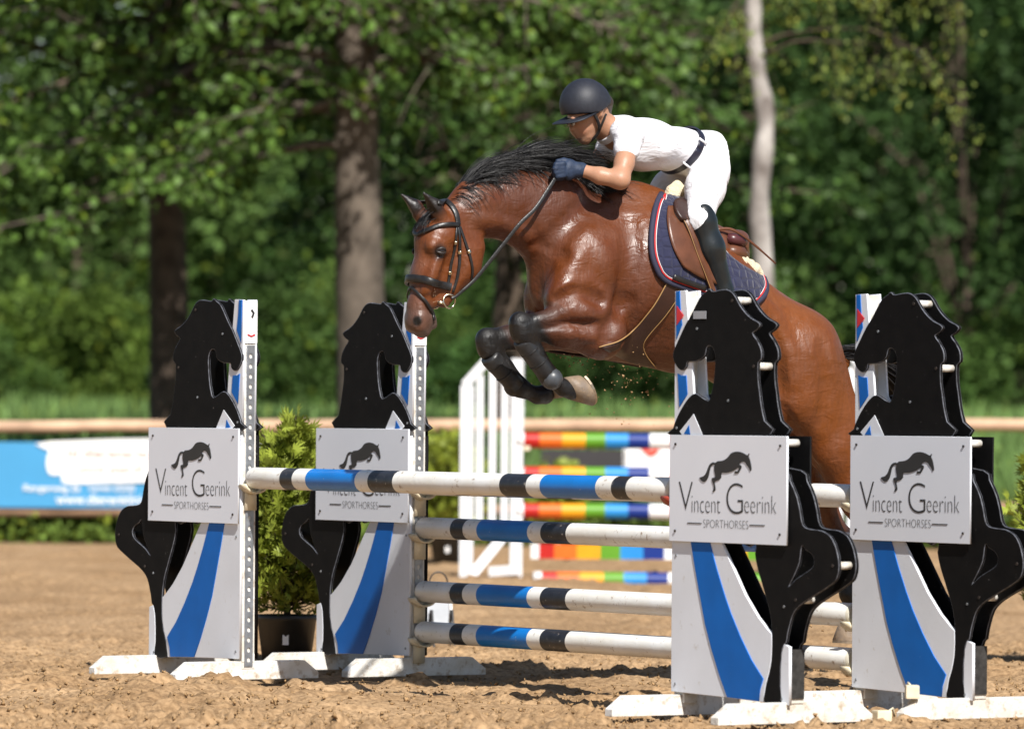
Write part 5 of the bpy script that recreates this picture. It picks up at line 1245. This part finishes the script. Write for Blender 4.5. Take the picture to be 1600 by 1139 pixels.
q.add(v,[(i*5+k,i*5+k+1,(i+1)*5+k+1,(i+1)*5+k) for i in range(n-1) for k in range(4)]); q.build('front_panel',shine,HE,True)
q=MB(); 
for s in (1,-1):
    P=smooth_loop([Vector(hp(*p)) for p in ((928,178,.090*s),(934,190,.078*s),(936,203,.060*s),(930,214,.040*s),(919,223,.012*s))],4,False); q.strap(P,[Vector((s,-.2,-.2))]*len(P),.014,.004)
    P=smooth_loop([Vector(hp(*p)) for p in ((947,178,.085*s),(941,192,.074*s),(936,203,.062*s))],4,False); q.strap(P,[Vector((s,.2,-.1))]*len(P),.011,.004)
q.build('chin_strap',leather_b,HE,True)
# shirt
cloth=mat('shirt_white',(.70,.70,.74),.85,.15,.02,5)
def wrinkle(m,sc,st,d=.012):
    n=m.node_tree.nodes; l=m.node_tree.links; tc=n.new('ShaderNodeTexCoord'); mp=n.new('ShaderNodeMapping'); mp.inputs['Scale'].default_value=sc; mp.inputs['Rotation'].default_value=(.5,.2,.3); l.new(tc.outputs['Object'],mp.inputs['Vector'])
    no=n.new('ShaderNodeTexNoise'); no.inputs['Scale'].default_value=4; no.inputs['Detail'].default_value=3; no.inputs['Distortion'].default_value=1.2; l.new(mp.outputs[0],no.inputs['Vector']); bp=n.new('ShaderNodeBump'); bp.inputs['Strength'].default_value=st; bp.inputs['Distance'].default_value=d; l.new(no.outputs['Fac'],bp.inputs['Height']); l.new(bp.outputs['Normal'],n['Principled BSDF'].inputs['Normal'])
wrinkle(cloth,(2.5,1.6,6),.5,.022)
f=field(.0062); add(f,torso); add(f,[((966,209,0),(955,203,0),.072,.058,.04,.8)],.004)
# belly and chest fullness, folds
add(f,[((1000,240,.05),(985,238,.05),.06,.055,.05),((1000,240,-.05),(985,238,-.05),.06,.055,.05)])
r=np.random.default_rng(8)
for k in range(0):
    t=k/8; x0=1060-60*t+r.normal(0,6); y0=206+r.normal(0,4)+16*t; a=hp(x0,y0,.085+.03*t); b=hp(x0-14+r.normal(0,4),y0+34,.125+.02*t); f.cone(a,b,.006,.004,.03)
X_,Y_,Z_=np.meshgrid(*f.ax,indexing='ij',sparse=True)
def cut(f,pa,pb,keep):
    p0=hp(*pa);p1=hp(*pb); t=(p1-p0)/np.linalg.norm(p1-p0); nd=np.array([0,t[2],-t[1]]); k0=hp(*keep)
    if (k0-p0)@nd>0: nd=-nd
    X_,Y_,Z_=np.meshgrid(*f.ax,indexing='ij',sparse=True); f.d=np.maximum(f.d,((Y_-p0[1])*nd[1]+(Z_-p0[2])*nd[2]).astype(np.float32))
cut(f,(1084,198,0),(1048,276,0),(1000,226,0)); cut(f,(946,196,0),(952,214,0),(1000,226,0))
add(f,[sh_l,((962,212,-.165),(968,206,-.13),.055,.05,.05)],.006)
add(f,[((984,213,.172),(979,234,.205),.060,.060,.04),((962,213,-.165),(950,234,-.195),.060,.060,.04)])
link('shirt',f.mesh('shirt',0,1),cloth,PR)
# collar
q=MB(); c=Vector(hp(951,205,0)); ax=Vector(hp(935,190,0)-hp(955,206,0)).normalized(); u_=Vector((1,0,0)); w_=ax.cross(u_).normalized()
q.strap([c+u_*(.066*math.cos(t))+w_*(.062*math.sin(t)) for t in np.linspace(.0,2*math.pi,25)],[u_*math.cos(t)+w_*math.sin(t) for t in np.linspace(0,2*math.pi,25)],.034,.004); q.build('collar',cloth,PR,True)
# breeches
brm=mat('breeches_white',(.72,.72,.75),.8,.15,.02,5); wrinkle(brm,(4,4,4),.5,.02)
f=field(.0062); add(f,[((1098,246,0),(1046,234,0),.112,.094,.05,.74)],.003); add(f,[((1112,240,.06),(1118,262,.07),.085,.085,.06),((1100,240,-.06),(1104,262,-.07),.085,.085,.06)])
cut(f,(1079,196,0),(1043,276,0),(1120,250,0))
add(f,[((1110,268,.075),(1102,296,.19),.085,.083,.05),((1082,268,-.075),(1050,298,-.20),.085,.088,.05)],.003); add(f,legL[1:3]+legR[1:3],.004)
link('breeches',f.mesh('breeches',0,1),brm,PR)
# belt
q=MB(); c=Vector((hp(1080,202,0)+hp(1046,268,0))/2); a0=Vector(hp(1080,202,0)-hp(1046,268,0)); hl=a0.length/2; w_=a0.normalized(); u_=Vector((1,0,0))
P=[c+u_*((.094/.74+.022)*math.cos(t))+w_*((hl+.002)*math.sin(t)) for t in np.linspace(0,2*math.pi,41)]; q.strap(P,[u_*math.cos(t)/.13+w_*math.sin(t)/.1 for t in np.linspace(0,2*math.pi,41)],.034,.006); q.build('belt',mat('belt_navy',(.014,.014,.028),.4,.5,.2,30),PR,True)
for t in (.35,-.75):
    p=c+u_*((.094/.74+.030)*math.cos(t))+w_*((hl+.010)*math.sin(t)); ax=u_.cross(w_); q=MB(); q.tube([p-ax*.024,p+ax*.024],.006,6,flat=.5); q.build('belt_loop',brm,PR,True)
# boots, gloves
rb=mat('riding_boot',(.010,.013,.015),.32,.5,.2,12,.1,40)
for lg,s,kx in ((legL,1,1094),(legR,-1,1012)):
    f=field(.0062); add(f,lg[2:4],.009); add(f,[((lg[2][0][0]+4,330,s*.275),(lg[2][0][0]+6,345,s*.278),.040,.050,.03)],.004); add(f,lg[4:],.006); add(f,[(lg[3][1],lg[4][0],.04,.042,.02)],.004)
    link('riding_boot',f.mesh('riding_boot',0,1),rb,PR)
gl=mat('glove_navy',(.018,.030,.060),.6,.3,.2,40,.25,90)
for hpz,s,w0,w1 in ((handL,1,(908,266,.155),(903,266,.152)),(handR,-1,(863,267,-.155),(858,267,-.152))):
    f=field(.005); add(f,hpz,.0015); add(f,[(w0,w1,.031,.032,.01)],.003); link('glove',f.mesh('glove',0,1),gl,PR)
# stirrup iron and crop
q=MB(); c=Vector(hp(1110,486,.28)); q.tube([c+Vector((.055*math.cos(t),0,.065*math.sin(t)+.02)) for t in np.linspace(-.6,math.pi+.6,17)],.006,6); q.tube([c+Vector((-.05,0,-.02)),c+Vector((.05,0,-.02))],[.012,.012],8); q.build('stirrup_iron',galv,SAD,True)
q=MB(); q.tube(smooth_loop([Vector(hp(*p)) for p in ((1121,359,.13),(1140,358,.14),(1160,368,.15),(1185,388,.15),(1212,412,.15))],4,False),[.007]*8+[.006]*5+[.0045]*4,8,flat=.5); tag(q.build('riding_crop',leather_t,None,True),'thin brown riding crop sticking out behind the saddle','riding crop').matrix_world=J
# sand thrown up by the hooves
V=[];Fc=[]; r=np.random.default_rng(55)
for k in range(240):
    if k<150: px,py=r.normal(980,38),r.normal(595,34)
    elif k<200: px,py=r.normal(905,45),r.normal(560,22)
    else: px,py=r.normal(1285,22),r.normal(960,25)
    c=hp(px,py,r.normal(0,.15)); s=abs(r.normal(0,.0032))+.0016; o=len(V); R=np.array(Euler(r.uniform(0,6,3)).to_matrix()); V+=list((tet*r.uniform(.6,1.4,(4,1)))@R.T*s+c); Fc+=[(o,o+1,o+3),(o+1,o+2,o+3),(o+2,o,o+3),(o,o+2,o+1)]
o=tag(link('flying_sand',npmesh('flying_sand',V,Fc),MATS['sand_crumb'],smooth=False),'crumbs of sand flying off the horse\'s hooves','sand',kind='stuff'); o.matrix_world=J
